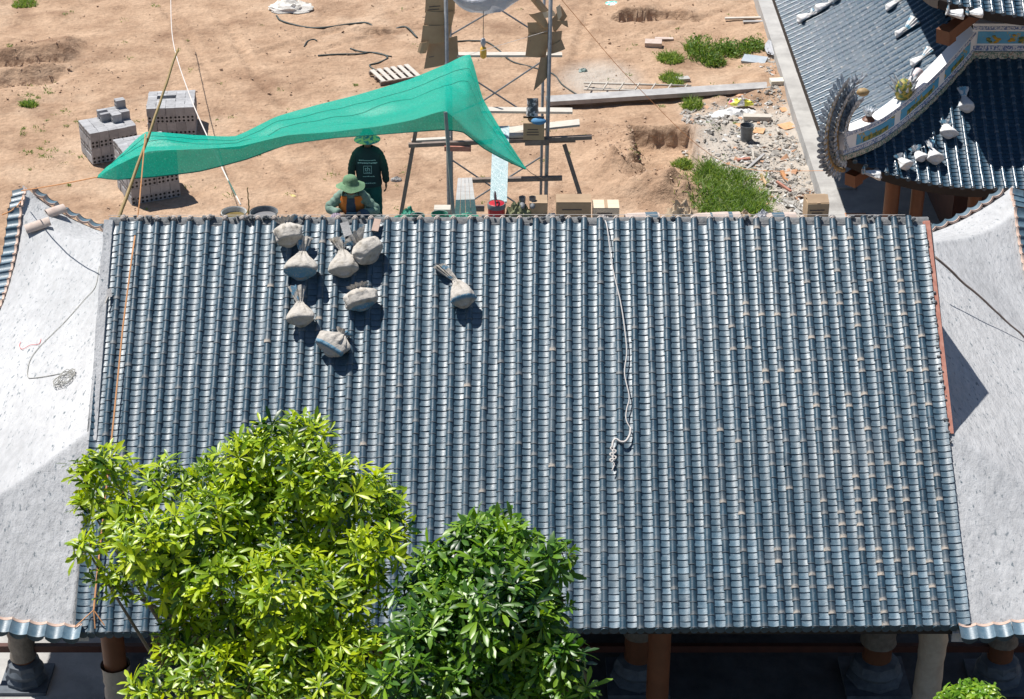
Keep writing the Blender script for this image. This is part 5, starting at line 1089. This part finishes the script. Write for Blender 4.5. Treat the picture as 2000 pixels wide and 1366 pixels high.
def whorl(rs, nl, L0, W, tone, droop=.5, open_=1.15):
    """a rosette of stalked leaves round +Z"""
    b = MB(); ph = rs.rand() * 6
    for k in range(nl):
        a_ = ph + 2 * math.pi * k / nl + rs.randn() * .18; el = math.pi / 2 - open_ * (1 + .22 * rs.randn()); L = L0 * (.72 + .5 * rs.rand()); w_ = W * (.85 + .3 * rs.rand())
        h = A(math.cos(a_), math.sin(a_), 0); s_ = A(-math.sin(a_), math.cos(a_), 0); d0 = h * math.cos(el) + A(0, 0, math.sin(el)); tw = rs.randn() * .25; s_ = nz(s_ + A(0, 0, 1) * tw)
        P = []; q = h * .01; dd = d0.copy()
        for i in range(5): P.append(q.copy()); q = q + dd * L / 4; dd = nz(dd - A(0, 0, droop * .25 * (1 + .3 * rs.randn())))
        up = nz(np.cross(s_, d0)) * -1; up = up if up[2] > 0 else -up
        prof = (.12, .45, .85, 1., .22); fold = .22; vs = []
        for p, pr in zip(P, prof): vs += [p - s_ * w_ * pr + up * w_ * fold * pr, p, p + s_ * w_ * pr + up * w_ * fold * pr]
        fs = [(3 * i + j, 3 * i + j + 1, 3 * i + j + 4, 3 * i + j + 3) for i in range(4) for j in range(2)]
        b.add(vs, fs, np.clip(tone + .12 * rs.randn(), 0, 1))
    return b
def tree(name, label, base, lobes, m, nclus, leafL, leafW, tones, trunk_r, seed, depthY, nparts=300, droop=.5, nl=(6, 9), kY=2.0, open_=1.15):
    rs = np.random.RandomState(seed); t = thing(name, base, label, 'tree'); P = []
    LB = []
    for (x, y, r) in lobes:
        Y = depthY + (1100 - y) / 400 * kY + rs.randn() * .18; c = aty(x, y, Y); R_ = r / 3889 * ((c - CAM) @ FW); LB.append((c, R_))
    wts = np.array([r * r for _, r in LB]); wts /= wts.sum()
    while len(P) < nclus:
        c, R_ = LB[rs.choice(len(LB), p=wts)]; d = nz(rs.randn(3) + A(-.1, -.25, .45)); k = 1 - .55 * rs.rand() ** 2.2; p = c + d * A(1, 1.0, .9) * R_ * k
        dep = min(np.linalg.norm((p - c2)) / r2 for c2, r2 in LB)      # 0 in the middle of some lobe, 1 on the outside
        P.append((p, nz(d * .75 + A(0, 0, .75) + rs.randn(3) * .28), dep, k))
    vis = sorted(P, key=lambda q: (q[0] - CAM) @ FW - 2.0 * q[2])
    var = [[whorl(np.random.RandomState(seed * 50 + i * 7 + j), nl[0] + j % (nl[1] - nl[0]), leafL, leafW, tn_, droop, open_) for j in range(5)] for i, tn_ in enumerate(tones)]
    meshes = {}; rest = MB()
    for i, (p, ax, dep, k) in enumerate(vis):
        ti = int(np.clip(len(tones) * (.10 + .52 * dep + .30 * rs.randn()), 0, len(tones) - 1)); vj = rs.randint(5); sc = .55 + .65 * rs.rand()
        z = nz(ax); x = nz(np.cross(z, rs.randn(3))); y = np.cross(z, x)
        if i < nparts:
            if (ti, vj) not in meshes: meshes[ti, vj] = var[ti][vj].mesh('leaf_whorl', m, smooth=180)
            place(bpy.data.objects.new('leaf_whorl', meshes[ti, vj]), frame(p, x * sc, y * sc, z * sc), t)
        else: rest.add(np.array(var[ti][vj].v) @ np.stack([x, y, z], 0) * sc + p, var[ti][vj].f, var[ti][vj].d)
    if rest.v: rest.build('crown', m, t, kind='stuff', smooth=180)
    base = np.array(base, float); mid = np.mean([c for c, _ in LB], axis=0) - A(0, 0, 1.2); tr_ = MB(); stem = spline([base, base * .6 + mid * .4 + A(.1, 0, 0), mid], 8); tr_.tube(stem, np.linspace(trunk_r, trunk_r * .55, len(stem)), 10); tk = tr_.build('trunk', M_bark, t, smooth=180)
    for c, R_ in LB:
        s0 = stem[rs.randint(len(stem) // 2, len(stem))]; b = MB(); q = spline([s0, (s0 * .5 + c * .5) + A(rs.randn() * .1, rs.randn() * .1, -.15), c], 6); b.tube(q, np.linspace(trunk_r * .32, .010, len(q)), 6); b.build('limb', M_bark, t, smooth=180)
        for k in range(5):
            e = c + nz(rs.randn(3) + A(0, 0, .5)) * R_ * .85; b = MB(); b.tube(spline([c, (c + e) / 2 + rs.randn(3) * .04, e], 4), np.linspace(.013, .005, 9), 5); b.build('twig', M_bark, t)
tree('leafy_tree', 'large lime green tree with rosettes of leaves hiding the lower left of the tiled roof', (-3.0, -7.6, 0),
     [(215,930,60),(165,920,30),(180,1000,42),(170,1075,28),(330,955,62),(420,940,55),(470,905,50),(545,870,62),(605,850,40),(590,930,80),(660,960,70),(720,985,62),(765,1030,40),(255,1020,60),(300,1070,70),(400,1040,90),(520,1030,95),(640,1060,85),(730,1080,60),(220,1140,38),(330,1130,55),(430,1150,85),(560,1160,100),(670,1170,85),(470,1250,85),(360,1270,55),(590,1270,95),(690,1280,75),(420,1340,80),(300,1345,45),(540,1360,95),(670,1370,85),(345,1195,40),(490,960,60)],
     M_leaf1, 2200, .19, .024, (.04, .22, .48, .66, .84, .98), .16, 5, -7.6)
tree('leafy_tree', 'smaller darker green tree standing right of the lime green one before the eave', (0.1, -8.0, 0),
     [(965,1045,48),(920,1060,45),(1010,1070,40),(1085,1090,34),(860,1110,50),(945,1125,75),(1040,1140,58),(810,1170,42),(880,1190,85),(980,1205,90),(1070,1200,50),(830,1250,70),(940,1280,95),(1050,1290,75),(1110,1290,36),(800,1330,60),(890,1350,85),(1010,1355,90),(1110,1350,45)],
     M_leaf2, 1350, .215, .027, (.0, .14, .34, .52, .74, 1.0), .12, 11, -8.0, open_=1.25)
tree('garden_tree', 'small bright lime tree at the bottom right under the eave', (4.7, -6.4, 0), [(1895,1352,26),(1860,1362,22),(1925,1362,24),(1845,1372,14),(1890,1385,40),(1940,1385,22)], M_leaf3, 260, .10, .016, (.3, .5, .7, .95), .05, 23, -6.3, droop=1.1, nl=(7, 11), nparts=150)
# ------------------------------------------------------------------ weeds, grass and rubble
def blades(b, c, R_, n, h, wd, rs, tone=.5, lean=.5):
    for k in range(n):
        a_ = rs.rand() * 6.28; r_ = R_ * math.sqrt(rs.rand()); p = c + A(r_ * math.cos(a_), r_ * math.sin(a_), 0); p[2] = gzf(p[0], p[1]) - .01 if c[2] < .5 else c[2]
        d = nz(A(rs.randn() * lean, rs.randn() * lean, 1)); L = h * (.4 + .8 * rs.rand()) * (1 - .5 * (r_ / R_) ** 2); s_ = nz(np.cross(d, rs.randn(3))) * wd * (.6 + .8 * rs.rand()); e = nz(d + A(rs.randn() * .5, rs.randn() * .5, -.25))
        b.add([p - s_, p + s_, p + d * L * .55 + s_ * .9, p + d * L * .55 - s_ * .9, p + d * L * .55 + e * L * .45], [(0, 1, 2, 3), (3, 2, 4)], float(np.clip(tone + .25 * rs.randn(), 0, 1)))
def bush(b, c, R_, hgt, n, ls, rs, tone):
    for k in range(n):
        d = nz(rs.randn(3)); d[2] = abs(d[2]); q = c + d * A(R_, R_, hgt) * (rs.rand() ** .4); s_ = nz(rs.randn(3)); u_ = nz(np.cross(s_, rs.randn(3))); l = ls * (.6 + .8 * rs.rand())
        b.add([q - s_ * l * .4, q - u_ * l, q + s_ * l * .4, q + u_ * l], [(0, 1, 2, 3)], float(np.clip(tone + .25 * rs.randn(), 0, 1)))
M_grass = leafmat('grass_blade', (.055, .12, .025), (.30, .38, .09), .4, .6)
rs = np.random.RandomState(4)
for nm, lb, blob in (('tall_grass', 'tall dense green grass clump just behind the ridge beside the rubble', [(1385,345,.5),(1430,365,.75),(1400,395,.8),(1460,395,.6),(1420,420,.8),(1370,330,.35),(1470,420,.4)]),):
    t = MB()
    for (x, y, r) in blob: blades(t, zg(x, y), r * 1.35, int(520 * r), .42, .010, rs, .55, .9); blades(t, zg(x, y), r * .8, int(430 * r), .6, .010, rs, .6, .7); bush(t, zg(x, y) + A(0, 0, .03), r * .8, .15, int(120 * r), .03, rs, .3)
    t.build(nm, M_grass, label=lb, cat='grass')
for nm, lb, blob in (('shrub', 'leafy green shrub at the far end of the yard left of the plinth', [(1375,100,.5,.75),(1355,85,.3,.55),(1395,112,.35,.4)]), ('shrub', 'looser pale green shrub beside the white film at the plinth', [(1440,95,.5,.4),(1470,90,.4,.35),(1415,90,.3,.45)])):
    t = MB()
    for (x, y, r, h_) in blob: bush(t, zg(x, y + 14), r, h_, int(900 * r), .05, rs, .45); blades(t, zg(x, y + 14), r, 150, h_ * 1.2, .012, rs, .6)
    t.build(nm, M_grass, label=lb, cat='shrub')
for (x, y, r, h_, n, lb) in ((57,205,.24,.26,160,'small grass tuft on the dirt left of the block stacks'),(48,8,.4,.3,200,'grass tuft at the top left corner of the yard'),(1335,285,.28,.3,220,'yellow green weeds in the right side of the pit'),(1352,208,.3,.35,220,'grass tuft growing along the near edge of the long plank'),(1312,155,.35,.3,220,'weeds left of the concrete lump'),(1310,118,.4,.35,260,'weeds in front of the far shrub'),(1320,165,.2,.3,120,'grass sprigs behind the bamboo ladder')):
    t = MB(); blades(t, zg(x, y), r, n * 2, h_, .012, rs, .75, .7); t.build('grass_tuft', M_grass, label=lb, cat='grass', group='weed tufts in the yard')
t = MB()
for k in range(170):
    x, y = rs.uniform(0, 1500), rs.uniform(5, 430)
    if rs.rand() < .5: x, y = (rs.uniform(20, 140), rs.uniform(150, 340)) if rs.rand() < .5 else (rs.uniform(1180, 1500), rs.uniform(60, 330))
    blades(t, zg(x, y), rs.uniform(.05, .22), rs.randint(6, 26), rs.uniform(.06, .16), .009, rs, .55, .9)
t.build('weeds', M_grass, label='sparse small weeds scattered over the dirt yard', cat='weeds', kind='stuff')
def chips(name, m, n, zone, smin, smax, label, flat=.45):
    t = MB(); r2 = np.random.RandomState(n)
    for k in range(n):
        x, y, rr = zone[r2.randint(len(zone))]; a_ = r2.rand() * 6.28; q = math.sqrt(r2.rand()) * rr; c = zg(x, y) + A(q * math.cos(a_), q * 1.5 * math.sin(a_), 0); c[2] = gzf(c[0], c[1]) + .01
        if c[0] > 7.25 and c[1] > 11.6: continue
        s_ = smin + (smax - smin) * r2.rand() ** 3; Rr = rotz(r2.rand() * 6) @ rotx(r2.randn() * .35) @ roty(r2.randn() * .35); P = A(1, .5 + .5 * r2.rand(), flat * (.4 + .8 * r2.rand())) * s_
        V = np.array([[i, j, k_] for i in (-1, 1) for j in (-1, 1) for k_ in (-1, 1)]) * P / 2 * (1 + .35 * r2.randn(8, 1)); t.add(V @ Rr.T + c, [(0, 1, 3, 2), (4, 6, 7, 5), (0, 4, 5, 1), (2, 3, 7, 6), (0, 2, 6, 4), (1, 5, 7, 3)], r2.rand())
    t.build(name, m, label=label, cat='rubble', kind='stuff')
RUB = [(1400,260,.9),(1420,290,.9),(1500,280,.9),(1530,330,.9),(1520,390,.8),(1500,350,.8),(1550,300,.6),(1480,215,.9),(1540,200,.6),(1560,400,.4),(1380,230,.7),(1530,140,.7),(1450,320,.7),(1590,390,.3)]
chips('rubble_grey', mat('grey_rubble', (.27, .25, .225), (.44, .415, .38), rough=.95, scale=8), 3200, RUB, .012, .13, 'broken grey cement rubble spread beside the plinth')
chips('rubble_white', mat('white_rubble', (.48, .47, .45), (.64, .63, .61), rough=.9, scale=8), 650, RUB + [(1440,225,.8), (1540,410,.6), (1540,400,.5)], .015, .16, 'white plaster scraps spread beside the plinth', .25)
chips('rubble_clay', mat('clay_rubble', (.45, .24, .14), (.55, .34, .22), rough=.95, scale=8), 240, RUB[2:], .02, .16, 'orange clay shards spread beside the plinth', .25)
chips('dirt_clods', mat('dirt_clod', (.34, .23, .155), (.46, .33, .24), rough=1, scale=8), 2600, [(1300,370,1.2),(1260,340,1.),(1230,320,.9),(1300,60,2.5),(100,140,1.8),(40,130,1.2),(640,60,4),(300,200,5),(600,300,4),(1150,300,2.5),(1000,60,4),(200,60,5),(1210,280,.8),(1320,350,.9)], .01, .065, 'small clods and stones over the dirt yard', .7)
